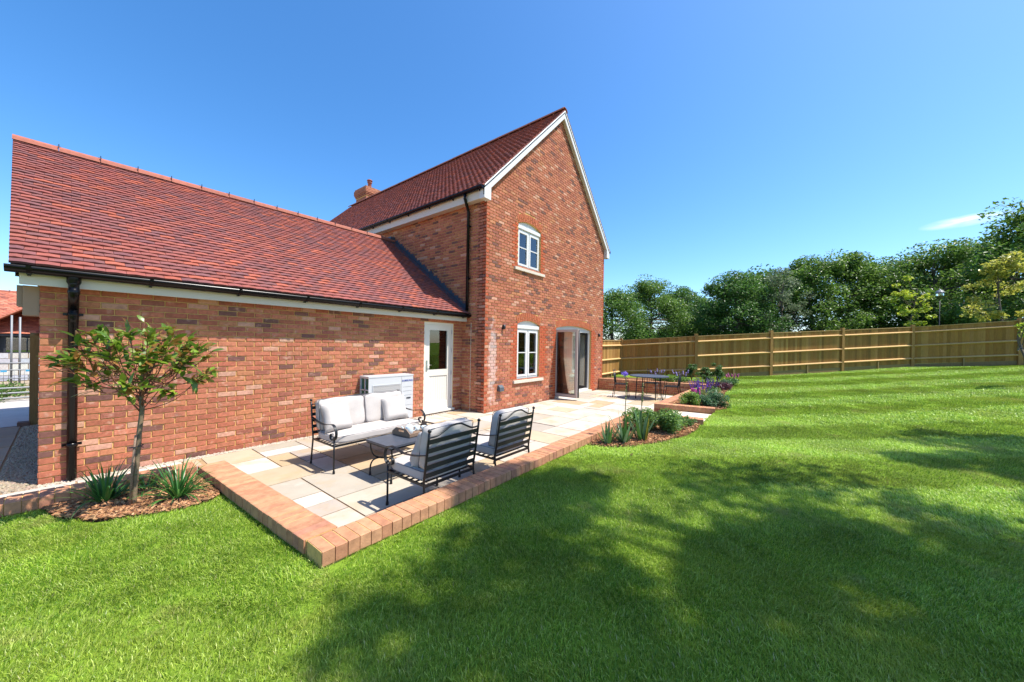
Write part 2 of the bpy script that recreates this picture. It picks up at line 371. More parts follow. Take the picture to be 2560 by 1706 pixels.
# patio: bedding sheet and single slabs of random sizes
patio = tag(empty('patio'), kind='structure')
mb = MB(); mb.box((.95,2.5,-.09),(13.25,YG+.05,-.012)); mb.box((-1.9,5.15,-.09),(.95,YG+.02,-.012)); mb.box((-1.9,YG+.02,-.09),(-.45,11.3,-.012))
mb.build('bedding', m_joint, patio)
ME_SLAB = unit_block('slab', m_slab, .012)
SLABC = [(.44,.38,.30),(.41,.325,.225),(.48,.425,.355),(.35,.305,.25),(.41,.30,.18),(.45,.39,.315),(.50,.45,.385)]
def lay(x0, y0, x1, y1, mod=.30, skip=None, pal=None):
    nx, ny = int(math.ceil((x1-x0)/mod)), int(math.ceil((y1-y0)/mod)); g = [[0]*nx for _ in range(ny)]
    for j in range(ny):
        for i in range(nx):
            if g[j][i]: continue
            opt = [(3,2),(2,3),(2,2),(3,2),(2,2),(1,2),(2,1),(3,2)]; rnd.shuffle(opt); opt.append((1,1))
            for (a, b) in opt:
                if i+a <= nx and j+b <= ny and not any(g[jj][ii] for jj in range(j, j+b) for ii in range(i, i+a)): break
            for jj in range(j, j+b):
                for ii in range(i, i+a): g[jj][ii] = 1
            xa, xb, ya, yb = x0+i*mod, min(x1, x0+(i+a)*mod), y0+j*mod, min(y1, y0+(j+b)*mod)
            if xb-xa < .06 or yb-ya < .06: continue
            if skip and skip((xa+xb)/2, (ya+yb)/2): continue
            g_ = .017
            put('slab', ME_SLAB, patio, ((xa+xb)/2+rnd.uniform(-.002,.002), (ya+yb)/2, -.045), (xb-xa-g_, yb-ya-g_, .045+rnd.uniform(-.003,.003)), rnd.uniform(-.004,.004), jit(rnd.choice(pal or SLABC), .07))
lay(1.20, 2.58, XI-.02, YG-.10)
lay(XI, 2.58, 13.1, YM-.02)
lay(-1.70, 5.24, 1.16, YG-.10, .45)
lay(-1.70, YG-.08, -.48, 11.2, .45, pal=[(.36,.26,.17),(.31,.22,.15),(.40,.30,.20)])  # side path: shade put into the slabs as a darker, browner palette

# gravel strip along the garage wall
def pebbles(name, spots, parent=None):
    mb = MB()
    for (x, y, z, r) in spots:
        a = rnd.uniform(0, 6.28); c = jit((.40,.34,.265) if x > -.17 else (.30,.235,.165), .25); q = []  # beside the garage's end wall the building's shade is painted into the pebbles
        for k in range(5):
            t = a+k*1.257; q.append((x+r*math.cos(t)*rnd.uniform(.7,1.2), y+r*math.sin(t)*rnd.uniform(.7,1.2), z+r*.15))
        q.append((x+rnd.uniform(-.3,.3)*r, y+rnd.uniform(-.3,.3)*r, z+r*rnd.uniform(.7,1.0)))
        q += [(p[0], p[1], z-.02) for p in q[:5]]
        mb.add(q, [(k, (k+1)%5, 5) for k in range(5)]+[(6+k, 6+(k+1)%5, (k+1)%5, k) for k in range(5)], c)
    o = mb.build(name, m_gravel, parent); tag(o, kind='stuff'); return o
sp = [(rnd.uniform(-.17, 6.2), rnd.uniform(6.50, 6.60), -.012+rnd.uniform(0,.012), rnd.uniform(.008,.017)) for _ in range(5200)]
sp += [(rnd.uniform(-.46,-.17), rnd.uniform(6.5, 11.2), -.012+rnd.uniform(0,.012), rnd.uniform(.008,.018)) for _ in range(5200)]
tag(pebbles('gravel', sp), 'pale gravel strip along the foot of the garage wall', 'gravel')

# low brick walls with brick-on-edge coping
def low_wall(label, a, b, inward, top=ZC, bot=-.09, width=.235, faces=(1,-1), pitch=.086, courses_h=.075, coph=.10, name='low_brick_wall'):
    a, b = Vector((*a,0)), Vector((*b,0)); d = (b-a); L = d.length; d.normalize(); nrm = Vector((-d.y, d.x, 0))*inward
    t = thing(name, label, 'wall', ((a+b)/2+nrm*width/2))
    o0 = -t.location; rz = math.atan2(d.y, d.x)
    core = MB(); core.obox(a+o0+nrm*.012+Vector((0,0,bot)), d*L, nrm*(width-.024), Vector((0,0,top-.004-bot))); core.build('mortar_core', m_mortar, t)
    n = max(1, int(round(L/pitch))); p = L/n
    for i in range(n):
        c = a+d*(p*(i+.5))+nrm*width/2+o0
        put('coping_brick', ME_EDGE, t, (c.x, c.y, top-coph+rnd.uniform(-.002,.002)), (p-.006, width+rnd.uniform(-.003,.003), coph), rz+rnd.uniform(-.008,.008), edge_col())
    zt = top-coph-.010; nc = int((zt+.02)/courses_h)
    for s in faces:                                        # s=-1: outer face, 1: inner face
        for (u0, u1, z0, z1, i) in courses(0, L, zt-nc*courses_h+.01, zt+.001, lambda z: [(0, L)], off=.06):
            q = a+d*((u0+u1)/2)+o0+(nrm*(width-.012) if s > 0 else nrm*.012)
            put('brick', ME_SLIP, t, (q.x, q.y, (z0+z1)/2), (u1-u0, .010, z1-z0), rz+(0 if (nrm.dot(Vector((d.y,-d.x,0)))*s > 0) else math.pi), brick_col())
    return t
low_wall('long low brick wall edging the patio beside the two iron armchairs', (1.045,2.362), (7.33,2.375), 1, faces=(1,))
low_wall('short low brick wall across the end of the patio beside the young tree', (1.03,2.60), (.905,5.02), -1, faces=(1,))
low_wall('low brick kerb wall behind the young tree, running past the downpipe', (.90,5.0), (-2.6,5.0), -1, faces=(-1,))
low_wall('short low brick wall beside the step, next to the spreading green bush', (7.55,2.60), (7.775,1.33), -1, faces=(1,-1))
low_wall('low brick wall on the far side of the step', (8.895,2.60), (9.115,1.33), 1, faces=(1,-1))
low_wall('low brick wall between the bistro set and the round bushes', (9.16,2.36), (13.2,2.36), 1, faces=(1,))
low_wall('taller brick wall holding the raised flower bed behind the bistro table', (12.75,5.80), (13.30,2.22), 1, top=.44, faces=(-1,), width=.225)
# step between lawn and patio
st = thing('stone_step', 'pale stone step between two low brick walls', 'step', (8.44,1.9,0))
mb = MB(); mb.box((-.72,-.08,-.09),(.5,.42,.12)); mb.build('riser', m_mortar, st)
for k in range(4):
    put('brick', ME_EDGE, st, (-.56+k*.225, .43, -.03), (.21,.06,.14), 0, edge_col())
for k, (xa, xb) in enumerate(((-.75,-.1),(-.09,.64))):
    o = put('slab', ME_SLAB, st, ((xa+xb)/2,-.12,.12), (xb-xa-.008,.92,.05), 0, jit((.56,.50,.41),.05))

# ------------------------------------------------------------------ the house
house = thing('brick_house', 'red brick house with tiled gable roof and long lower garage wing', 'house', (XI, YM, 0))
HO = -Vector(house.location)
def part(mb, name, mat, parent=None):
    """mesh given in world coordinates becomes a child of the house or of one of its parts"""
    p = parent or house
    o = ob(name, mb.mesh(name), mat, p)
    o.matrix_parent_inverse = Matrix.Translation(HO)
    return o
PI_ = Matrix.Translation(HO)
# --- openings: (u0, u1, z0, z1 spring, rise)
DOOR = (5.115, 6.015, .05, 2.165)
WIN1 = (7.595, 8.665, .74, 2.235, .11); WIN2 = (7.565, 8.655, 3.79, 4.955, .12); BIF = (9.60, 12.09, .03, 2.225, .11)
def roof_main(x): return 9.05-1.0*abs(x-XM)
def arch_z(o, x):
    u0, u1, z0, z1, r = o; w = (u1-u0)/2; c = (u0+u1)/2
    return z1+r*(1-((x-c)/w)**2)
def ring_span(o, z, t=.225):
    """x-range taken by opening or arch ring at height z, or None"""
    u0, u1, z0, z1, r = o
    if z < z0: return None
    if z <= z1: return (u0, u1)
    w = (u1-u0)/2; c = (u0+u1)/2; rad = (w*w+r*r)/(2*r); zc = z1+r-rad; a0 = math.asin(w/rad)
    if z >= zc+rad+t: return None
    if z <= z1+t*math.cos(a0): hw = w+(z-z1)*math.tan(a0)
    else: hw = math.sqrt((rad+t)**2-(z-zc)**2)
    return (c-hw-.008, c+hw+.008)
def sub_iv(iv, cut):
    out = []
    for a, b in iv:
        if cut is None or cut[1] <= a or cut[0] >= b: out.append((a, b)); continue
        if cut[0] > a: out.append((a, cut[0]))
        if cut[1] < b: out.append((cut[1], b))
    return out
# --- garage wall
gw = MB()
gw.box((X0+.004,YG+.008,-.1),(DOOR[0],YG+.25,2.42)); gw.box((DOOR[0],YG+.008,DOOR[3]),(DOOR[1],YG+.25,2.42)); gw.box((DOOR[0],YG+.008,-.1),(DOOR[1],YG+.25,.04)); gw.box((DOOR[1],YG+.008,-.1),(XI+.02,YG+.25,2.42))
gw.box((X0+.008,YG+.25,-.1),(X0+.25,13.0,2.45))
# gable triangle of the garage
gw.add([(X0+.008,YG+.008,2.42),(X0+.008,12.9,2.42),(X0+.008,9.75,4.56)],[(0,2,1)])
garage_wall = part(gw, 'garage_wall', m_mortar)
gb = courses(X0, XI+.02, 0-.075, 2.36, lambda z: sub_iv([(X0, XI+.02)], (DOOR[0], DOOR[1]) if .04 < z < DOOR[3] else None))
gb.sort(key=lambda b: (b[0]+b[1])/2+ (0 if b[3] > 0 else 99))
fld = MB(); cnt = 0
for (u0, u1, z0, z1, i) in gb:
    red = False
    col = brick_col()
    if cnt < 300 and z1 > 0:
        o = put('brick', ME_SLIP, garage_wall, ((u0+u1)/2, YG+.008, (z0+z1)/2), (u1-u0, .011+rnd.uniform(-.0015,.0015), z1-z0), 0, col)
        o.matrix_parent_inverse = Matrix.Identity(4); cnt += 1
    else: slip(fld, (0,YG+.008,0), (1,0,0), (0,-1,0), u0, u1, z0, z1, .011, col)
for (u0, u1, z0, z1, i) in courses(YG, 13, -.075, 2.45, lambda z: [(YG, 13)], off=.11):
    slip(fld, (X0+.008,0,0), (0,1,0), (-1,0,0), u0, u1, z0, z1, .011, brick_col())
for (u0, u1, z0, z1, i) in courses(YG, 13, 2.475, 4.6, lambda z: [(9.75-(4.66-z)/.69, 9.75+(4.66-z)/.69)], off=.11):
    slip(fld, (X0+.008,0,0), (0,1,0), (-1,0,0), u0, u1, z0, z1, .011, brick_col())
o = ob('brickwork', fld.mesh('brickwork'), m_brick, garage_wall); tag(o, kind='stuff')

# --- gable wall with openings
def wall_with_holes(mb, x0, x1, y0, y1, z0, ztop, holes):
    """vertical strips between opening edges; tops follow ztop(x) or the arches"""
    xs = sorted({x0, x1, XM}|{h[0] for h in holes}|{h[1] for h in holes})
    for a, b in zip(xs[:-1], xs[1:]):
        hs = sorted([h for h in holes if h[0] <= a and h[1] >= b], key=lambda h: h[2]); n = 8 if hs else 1
        for k in range(n):
            xa, xb = lerp(a, b, k/n), lerp(a, b, (k+1)/n); lo_a = lo_b = z0
            segs = []
            for h in hs:
                segs.append((lo_a, lo_b, h[2], h[2])); lo_a, lo_b = arch_z(h, xa), arch_z(h, xb)
            segs.append((lo_a, lo_b, ztop(xa), ztop(xb)))
            for (la, lb, ta, tb) in segs:
                v = [(xa,y0,la),(xb,y0,lb),(xb,y0,tb),(xa,y0,ta),(xa,y1,la),(xb,y1,lb),(xb,y1,tb),(xa,y1,ta)]
                mb.add(v, [(0,1,2,3),(7,6,5,4),(0,4,5,1),(3,2,6,7),(0,3,7,4),(1,5,6,2)])
HOLES = [WIN1, WIN2, BIF]
gm = MB(); wall_with_holes(gm, XI+.008, XR-.008, YM+.008, YM+.28, -.1, lambda x: roof_main(x)-.18, HOLES)
gable_wall = part(gm, 'gable_wall', m_mortar)
def gable_allowed(z):
    hw = min(3.4, 9.05-.2-z) if z > 5.1 else 3.4
    if hw <= 0: return []
    iv = [(XM-hw, XM+hw)]
    for h in HOLES: iv = sub_iv(iv, ring_span(h, z))
    return iv
gb2 = courses(XI, XR, -.075, 8.85, gable_allowed)
fld = MB()
def is_red(u0, u1, z, i):
    e = .225 if i % 2 else .115
    if u1 < XI+e+.01 or u0 > XR-e-.01: return z < 5.1
    for h in HOLES:
        if h[2]-.02 < z < h[3]+.02 and ((u1 > h[0]-e and u1 <= h[0]+.02) or (u0 < h[1]+e and u0 >= h[1]-.02)): return True
    return False
for (u0, u1, z0, z1, i) in gb2:
    zc = (z0+z1)/2
    slip(fld, (0,YM+.008,0), (1,0,0), (0,-1,0), u0, u1, z0, z1, .011, red_col() if is_red(u0, u1, zc, i) else brick_col())
o = ob('brickwork', fld.mesh('brickwork'), m_brick, gable_wall); tag(o, kind='stuff')
# voussoirs of the three segmental arches, each its own brick
def arch_ring(o, t=.215):
    u0, u1, z0, z1, r = o; w = (u1-u0)/2; c = (u0+u1)/2; rad = (w*w+r*r)/(2*r); zc = z1+r-rad; a0 = math.asin(w/rad)
    n = int(round(2*a0*rad/.078)); hb = .107
    for k in range(n):
        am = -a0+2*a0*(k+.5)/n; da = a0/n*.90
        segs = [(0,t)] if False else ([(0,hb-.008),(hb,t)] if k % 2 else [(0,hb*.5),(hb*.5+.008,t)])
        for (ra, rb) in segs:
            mb = MB(); v = []
            for d in (0, .012):
                e = .003 if d else 0
                for (rr, aa) in ((ra+e,-da+e/rad),(ra+e,da-e/rad),(rb-e,da-e/rad),(rb-e,-da+e/rad)):
                    a = am+aa; v.append((c+(rad+rr)*math.sin(a), YM+.008-d, zc+(rad+rr)*math.cos(a)))
            mb.add(v, [(4,5,6,7),(0,1,5,4),(1,2,6,5),(2,3,7,6),(3,0,4,7)])
            q = ob('arch_brick', mb.mesh('arch_brick'), m_brick_o, gable_wall); q.color = (*jit((.40,.115,.05),.1),1)
for h in HOLES: arch_ring(h)
# mortar bed behind the rings sits in the wall core already; --- side wall above the garage roof, far and right walls
sw = MB(); sw.box((XI+.008,YM+.012,-.1),(XI+.28,YF-.3,5.25)); sw.box((XR-.28,YM+.012,-.1),(XR-.008,YF-.3,5.25)); sw.box((XI+.28,YF-.56,-.1),(XR-.28,YF-.3,5.25))
sw.add([(XI+.1,YF-.3,5.25),(XR-.1,YF-.3,5.25),(XM,YF-.3,8.75)],[(0,2,1)])
side_wall = part(sw, 'side_wall', m_mortar)
fld = MB()
def groof(y): return 2.42+.696*(y-6.33) if y < 9.75 else 4.80-.696*(y-9.75)
for (u0, u1, z0, z1, i) in courses(YM, YF-.3, -.075, 5.2, lambda z: [(YM, YF-.3)], off=.1125):
    um = (u0+u1)/2
    if um > YG+.1 and z1 < groof(um)-.3: continue
    e = .225 if i % 2 == 0 else .115
    slip(fld, (XI+.008,0,0), (0,1,0), (-1,0,0), u0, u1, z0, z1, .011, red_col() if u1 < YM+e+.02 else brick_col())
for (u0, u1, z0, z1, i) in courses(YM, YF-.3, -.075, 5.2, lambda z: [(YM, YF-.3)], off=.1125):
    e = .225 if i % 2 == 0 else .115
    if u0 < YM+6: slip(fld, (XR-.008,0,0), (0,1,0), (1,0,0), u0, u1, z0, z1, .011, red_col() if u1 < YM+e+.02 else brick_col())
o = ob('brickwork', fld.mesh('brickwork'), m_brick, side_wall); tag(o, kind='stuff')
# expansion joint in the return wall
mb = MB(); mb.box((XI-.006,YM+.46,0),(XI+.01,YM+.472,2.2)); part(mb, 'expansion_joint', m_stone)

# --- rooms behind the openings
def room(x0, x1, y0, y1, z0, z1):
    mb = MB(); mb.box((x0,y0,z0),(x1,y1,z1)); mb.f = [f[::-1] for f in mb.f if True]
    keep = [k for k in range(6) if k != 2]               # the side towards the openings stays open
    m2 = MB(); m2.v = mb.v; m2.f = [mb.f[k] for k in keep]; m2.c = [None]*5; m2.smooth = [False]*5; return m2
part(room(XI+.3, 9.2, YM+.30, 9.5, .02, 2.45), 'kitchen_room', m_room)
part(room(9.25, XR-.3, YM+.30, 10.5, .02, 2.45), 'garden_room', m_room)
part(room(XI+.3, XR-.3, YM+.30, 9.5, 2.75, 5.2), 'bedroom', m_room)
mb = MB(); mb.box((9.26,YM+.3,.021),(XR-.31,10.4,.03)); mb.box((XI+.31,YM+.3,.021),(9.19,9.4,.03)); part(mb, 'room_floor', m_floor)
mb = MB(); v = []
for k in range(61):
    x_ = lerp(10.75, 11.98, k/60); y_ = YM+.52+.035*math.sin(k*1.05); v += [(x_,y_,.05),(x_,y_,2.3)]
mb.add(v, [(2*k,2*k+2,2*k+3,2*k+1) for k in range(60)], None, True); part(mb, 'curtain', material('linen_curtain', (.62,.55,.48), rough=.95))
mb = MB(); mb.box((7.66,YM+.2,1.88),(8.6,YM+.21,2.1)); mb.box((7.64,YM+.2,4.5),(8.58,YM+.21,4.85)); part(mb, 'window_blind', material('pale_blind', (.6,.64,.58), rough=.9))
mb = MB(); mb.box((6.7,8.8,.03),(9.1,9.4,.9)); mb.box((6.7,9.0,1.4),(9.1,9.4,2.2)); part(mb, 'kitchen_units', m_wood)
part(room(DOOR[0]-.8, XI-.05, YG+.3, 9.2, .02, 2.4), 'utility_room', m_room)

# --- windows
def frame(mb, u0, u1, z0, z1, y, w, d):
    mb.box((u0,y,z0),(u1,y+d,z0+w)); mb.box((u0,y,z1-w),(u1,y+d,z1)); mb.box((u0,y,z0+w),(u0+w,y+d,z1-w)); mb.box((u1-w,y,z0+w),(u1,y+d,z1-w))
def arch_panel(o, zb, y0, y1, inset=0.):
    u0, u1, z0, z1, r = o; n = 14; mb = MB(); v = []
    for k in range(n+1):
        x = lerp(u0+inset, u1-inset, k/n); zt = max(zb+.004, arch_z(o, x)-inset)
        v += [(x,y0,zb),(x,y0,zt),(x,y1,zb),(x,y1,zt)]
    fs = []
    for k in range(n):
        a = k*4; fs += [(a,a+4,a+5,a+1),(a+2,a+3,a+7,a+6),(a+1,a+5,a+7,a+3),(a,a+2,a+6,a+4)]
    fs += [(0,1,3,2), (n*4,n*4+2,n*4+3,n*4+1)]
    mb.add(v, fs); return mb
def window(o, bar_at):
    u0, u1, z0, z1, r = o; y = YM+.055; ht = z1-.115
    mb = MB(); frame(mb, u0, u1, z0, ht, y, .05, .07); cx = (u0+u1)/2; mb.box((cx-.03,y,z0+.05),(cx+.03,y+.07,ht-.05))
    w = part(mb, 'window', m_white)
    def sub(mb, name, mat): return ob(name, mb.mesh(name), mat, w)
    mb = MB(); mb.box((u0-.005,y-.035,ht),(u1+.005,y+.07,z1-.02)); sub(mb, 'head_rail', m_white)
    sub(arch_panel(o, z1-.02, y+.005, y+.06), 'arch_panel', m_white)
    for (a, b) in ((u0+.05, cx-.03), (cx+.03, u1-.05)):
        mb = MB(); frame(mb, a+.002, b-.002, z0+.052, ht-.052, y-.012, .055, .06); sub(mb, 'sash', m_white)
        zb = lerp(z0+.1, ht-.1, bar_at)
        mb = MB(); mb.box((a+.055,y-.006,zb-.013),(b-.055,y+.035,zb+.013)); sub(mb, 'glazing_bar', m_white)
        for (za, zc) in ((z0+.105, zb-.013), (zb+.013, ht-.105)):
            mb = MB(); mb.box((a+.055,y+.012,za),(b-.055,y+.018,zc)); sub(mb, 'pane', m_glass)
    mb = MB(); mb.box((u0-.008,y-.05,z0-.035),(u1+.008,y+.04,z0)); sub(mb, 'frame_cill', m_white)
    mb = MB(); mb.box((u0-.17,YM-.055,z0-.11),(u1+.17,YM+.10,z0-.035)); sub(mb, 'sill', m_stone)
    return w
window(WIN1, .52); window(WIN2, .53)

# --- half-glazed garage door
u0, u1, z0, z1 = DOOR; y = YG+.045
mb = MB(); frame(mb, u0, u1, z0, z1, y-.02, .06, .10); dr = part(mb, 'door', m_door)
def dsub(mb, name, mat): return ob(name, mb.mesh(name), mat, dr)
a, b, zb, zt = u0+.063, u1-.063, z0+.045, z1-.063
mb = MB(); mb.box((a,y-.012,zb),(a+.115,y+.04,zt)); mb.box((b-.115,y-.012,zb),(b,y+.04,zt)); mb.box((a+.115,y-.012,zt-.12),(b-.115,y+.04,zt)); mb.box((a+.115,y-.012,.90),(b-.115,y+.04,1.045)); mb.box((a+.115,y-.012,zb),(b-.115,y+.04,zb+.19)); dsub(mb, 'leaf_frame', m_door)
for k in range(8):
    w = (b-a-.23)/8; mb = MB(); mb.box((a+.115+k*w+.002,y+.004,zb+.19),(a+.115+(k+1)*w-.002,y+.03,.90)); dsub(mb, 'door_board', m_door)
mb = MB(); mb.box((a+.115,y+.012,1.045),(b-.115,y+.018,zt-.12)); dsub(mb, 'pane', m_glass)
mb = MB(); mb.box((a+.015,y-.024,1.02),(a+.055,y-.012,1.27)); mb.tube([(a+.035,y-.012,1.16),(a+.035,y-.055,1.16),(a+.15,y-.055,1.16)], .009, 8); dsub(mb, 'handle', m_chrome)
mb = MB(); mb.box((u0-.015,YG-.05,z0-.015),(u1+.015,YG+.09,z0+.03)); dsub(mb, 'threshold', m_door)
for zz in (.35, .95, 1.5, 1.95):
    mb = MB(); mb.box((u1-.062,y-.026,zz-.05),(u1-.045,y-.012,zz+.05)); dsub(mb, 'hinge', m_chrome)

# --- bifold doors, two leaves folded out
u0, u1, z0, z1, r = BIF; y = YM+.07
mb = MB(); frame(mb, u0, u1, z0+.03, z1-.03, y, .055, .09); bf = part(mb, 'bifold_door', m_white)
def bsub(mb, name, mat, par=None): return ob(name, mb.mesh(name), mat, par or bf)
bsub(arch_panel(BIF, z1-.03, y+.005, y+.08), 'arch_panel', m_white)
mb = MB(); mb.box((u0-.03,YM-.05,z0-.028),(u1+.03,YM+.12,z0+.03)); bsub(mb, 'threshold', m_stone)
def leaf(p, q, mat_out):
    p, q = Vector((*p,0)), Vector((*q,0)); d = (q-p); L = d.length; d.normalize(); nn = Vector((d.y,-d.x,0)); t = .055; w = .075
    mb = MB(); zb, zt = z0+.045, z1-.06
    def bx(m, a, b, za, zc, th=t): m.obox(p+d*a-nn*th/2+Vector((0,0,za)), d*(b-a), nn*th, Vector((0,0,zc-za)))
    bx(mb, 0, w, zb, zt); bx(mb, L-w, L, zb, zt); bx(mb, w, L-w, zb, zb+w+.02); bx(mb, w, L-w, zt-w, zt); bsub(mb, 'leaf_frame', mat_out)
    mb = MB(); bx(mb, w, w+.018, zb+w+.02, zt-w, .03); bx(mb, L-w-.018, L-w, zb+w+.02, zt-w, .03); bx(mb, w+.018, L-w-.018, zb+w+.02, zb+w+.038, .03); bsub(mb, 'gasket', m_dark)
    mb = MB(); bx(mb, w+.018, L-w-.018, zb+w+.038, zt-w, .012); bsub(mb, 'pane', m_glass)
leaf((u0+.06, y-.01), (u0+.06, y-.81), m_alu)
leaf((u0+.135, y-.81), (u0+.135, y-.01), m_alu)
mb = MB(); mb.tube([(u0+.0975,y-.83,z0+.05),(u0+.0975,y-.83,z1-.07)], .02, 8); bsub(mb, 'hinge_seal', m_dark)
leaf((u1-.06, y+.05), (u1-.10, y+.86), m_dark)

# --- roofs
TILEC = [((.235,.075,.062),30), ((.20,.074,.068),30), ((.33,.093,.058),11), ((.265,.08,.06),18), ((.17,.07,.068),11)]
def tile_col(): return jit(rnd.choices([c for c, _ in TILEC], [w for _, w in TILEC])[0], .09)
def tile_geo():
    """unit plain tile: x across 0..1, y up the slope 0..1, camber in z"""
    v = []
    for (yy, zz) in ((0, .0), (1, 0)):
        for x, cz in ((0,0),(.5,.006),(1,0)): v.append((x, yy, cz+(.030 if yy == 0 else .004)))
    for x, cz in ((0,0),(.5,.006),(1,0)): v.append((x, 0, cz+.003))
    return v, [(0,1,4,3),(1,2,5,4),(6,7,1,0),(7,8,2,1),(6,0,3),(2,8,5)]
TV, TF = tile_geo()
mt = MB(); mt.add(TV, TF); ME_TILE = mt.mesh('roof_tile'); ME_TILE.materials.append(m_tile_o)
def tile_slope(parent, O, U, S, N, L, H, own=0, order=None, skew=None):
    """plain tiles over a slope: U along the eave, S up the slope, N out"""
    O, U, S, N = map(Vector, (O, U, S, N)); gauge = .10; tw = .165; rows = int(H/gauge); field = MB(); made = 0
    Mrot = Matrix((U, S, N)).transposed().to_4x4(); tl = []
    for j in range(rows):
        u = -(j % 2)*tw/2-tw*2*(skew is not None)
        while u < L-.01:
            ed = skew(j) if skew else 0; a, b = max(ed, u), min(L, u+tw)
            if ed < u <= ed+.06: a = ed
            if b-ed > .06 and b-a > .03: tl.append((a, b, j))
            u += tw
    if order: tl.sort(key=order)
    for (a, b, j) in tl:
        h = min(.15, H-j*gauge); lift = rnd.uniform(0, .005); sk = rnd.uniform(-.002,.002)
        o = O+U*(a+.0015)+S*(j*gauge+sk)+N*lift; w = b-a-.003; c = tile_col()
        if made < own:
            q = bpy.data.objects.new('roof_tile', ME_TILE); COL.objects.link(q); q.parent = parent
            q.matrix_basis = Matrix.Translation(o) @ Mrot @ Matrix.Diagonal((w, h, 1, 1)); q.color = (*c, 1); made += 1
        else:
            field.add([o+U*(p[0]*w)+S*(p[1]*h)+N*p[2] for p in TV], TF, c)
    q = ob('tiling', field.mesh('tiling'), m_tile, parent); tag(q, kind='stuff')
def ridge(parent, a, b, rad=.15, n_=None, clip=True):
    a, b = Vector(a), Vector(b); d = b-a; L = d.length; d.normalize(); n = int(L/.45); p = L/n
    side = d.cross(Vector((0,0,1))).normalized()
    for i in range(n):
        mb = MB(); v = []; s0, s1 = a+d*(i*p+.004), a+d*((i+1)*p-.004); up = rnd.uniform(-.003,.003)
        for s in (s0, s1):
            for k in range(7):
                t = math.pi*(k/6); v.append(s+side*math.cos(t)*rad+Vector((0,0,math.sin(t)*rad*.75-.045+up)))
            for k in range(7):
                t = math.pi*(k/6); v.append(s+side*math.cos(t)*(rad-.014)+Vector((0,0,math.sin(t)*(rad-.014)*.75-.05+up)))
        fs = [(k,k+1,15+k,14+k) for k in range(6)]+[(7+k,21+k,22+k,8+k) for k in range(6)]+[(k,7+k,8+k,k+1) for k in range(6)]+[(14+k,15+k,22+k,21+k) for k in range(6)]
        mb.add(v, fs, None, False); q = ob('ridge_tile', mb.mesh('ridge_tile'), m_tile_o, parent); q.color = (*jit((.30,.105,.07),.08),1)
        if clip and i:
            mb = MB(); mb.box((-.012,-.012,0),(.012,.012,.008)); mb.tube([(-.022,0,.010),(.022,0,.010)], .004, 5); mb.box((-.006,-rad,-.06),(.006,-rad+.012,.0))
            q = ob('ridge_clip', mb.mesh('ridge_clip'), m_dark, parent); q.location = a+d*(i*p)+Vector((0,0,rad*.75-.045))
# garage roof
s = .696; cs = 1/math.sqrt(1+s*s); XL = -.36
gr = MB(); T = .06
def slab_roof(mb, quad, th=T):
    q = [Vector(p) for p in quad]; lo = [p-Vector((0,0,th)) for p in q]
    mb.add(q+lo, [(0,1,2,3),(7,6,5,4),(0,4,5,1),(1,5,6,2),(2,6,7,3),(3,7,4,0)])
slab_roof(gr, [(XL+.01,6.37,groof(6.37)-.02),(XI,6.37,groof(6.37)-.02),(XI,9.75,4.78),(XL-.15,9.75,4.78)])
slab_roof(gr, [(XL+.01,9.75,4.78),(XI,9.75,4.78),(XI,13.17,2.40),(XL+.01,13.17,2.40)])
garage_roof = part(gr, 'garage_roof', m_dark)
N = Vector((0,-s,1)).normalized(); S = Vector((0,1,s)).normalized()
tile_slope(garage_roof, (XL,6.33,2.415), (1,0,0), S, N, XI-XL-.005, (9.75-6.33)/cs, 300, order=lambda t: (t[0]*.9+abs(t[2]*.1-1.0)*.7), skew=lambda j: -.004*j)
N2 = Vector((0,s,1)).normalized(); S2 = Vector((0,-1,s)).normalized()
tile_slope(garage_roof, (XI-.005,13.17,2.42), (-1,0,0), S2, N2, XI-XL-.005, (9.75-6.33)/cs)
ridge(garage_roof, (XL-.17,9.75,4.80), (XI-.01,9.75,4.80))
# lead flashing up the side wall, stepped
mb = MB(); n = 44
for k in range(n):
    ya, yb = lerp(6.45,9.85,k/n), lerp(6.45,9.85,(k+1)/n); zt = math.ceil((groof(min(ya,9.75))+.14)/.075)*.075
    za = groof(min((ya+yb)/2,9.75))-.02; mb.box((XI-.008,ya,za),(XI+.01,yb,zt-.005))
mb.obox((XI-.17,6.40,groof(6.40)+.022),(.17,0,0),(0,3.35,3.35*s),(0,-.006,.008))
mb.box((XI-.15,9.62,4.72),(XI+.008,9.95,4.90))
part(mb, 'lead_flashing', m_lead)
# main roof
mr = MB()
slab_roof(mr, [(6.05,5.70,roof_main(6.05)-.03),(6.05,YF,roof_main(6.05)-.03),(XM,YF,9.02),(XM,5.70,9.02)])
slab_roof(mr, [(XM,5.70,9.02),(XM,YF,9.02),(13.35,YF,roof_main(13.35)-.03),(13.35,5.70,roof_main(13.35)-.03)])
main_roof = part(mr, 'main_roof', m_dark)
q2 = math.sqrt(.5)
tile_slope(main_roof, (6.02,YF,roof_main(6.02)), (0,-1,0), (q2,0,q2), (-q2,0,q2), YF-5.68, 3.68/q2)
tile_slope(main_roof, (13.38,5.68,roof_main(13.38)), (0,1,0), (-q2,0,q2), (q2,0,q2), YF-5.68, 3.68/q2)
ridge(main_roof, (XM,5.68,9.07), (XM,YF,9.07))
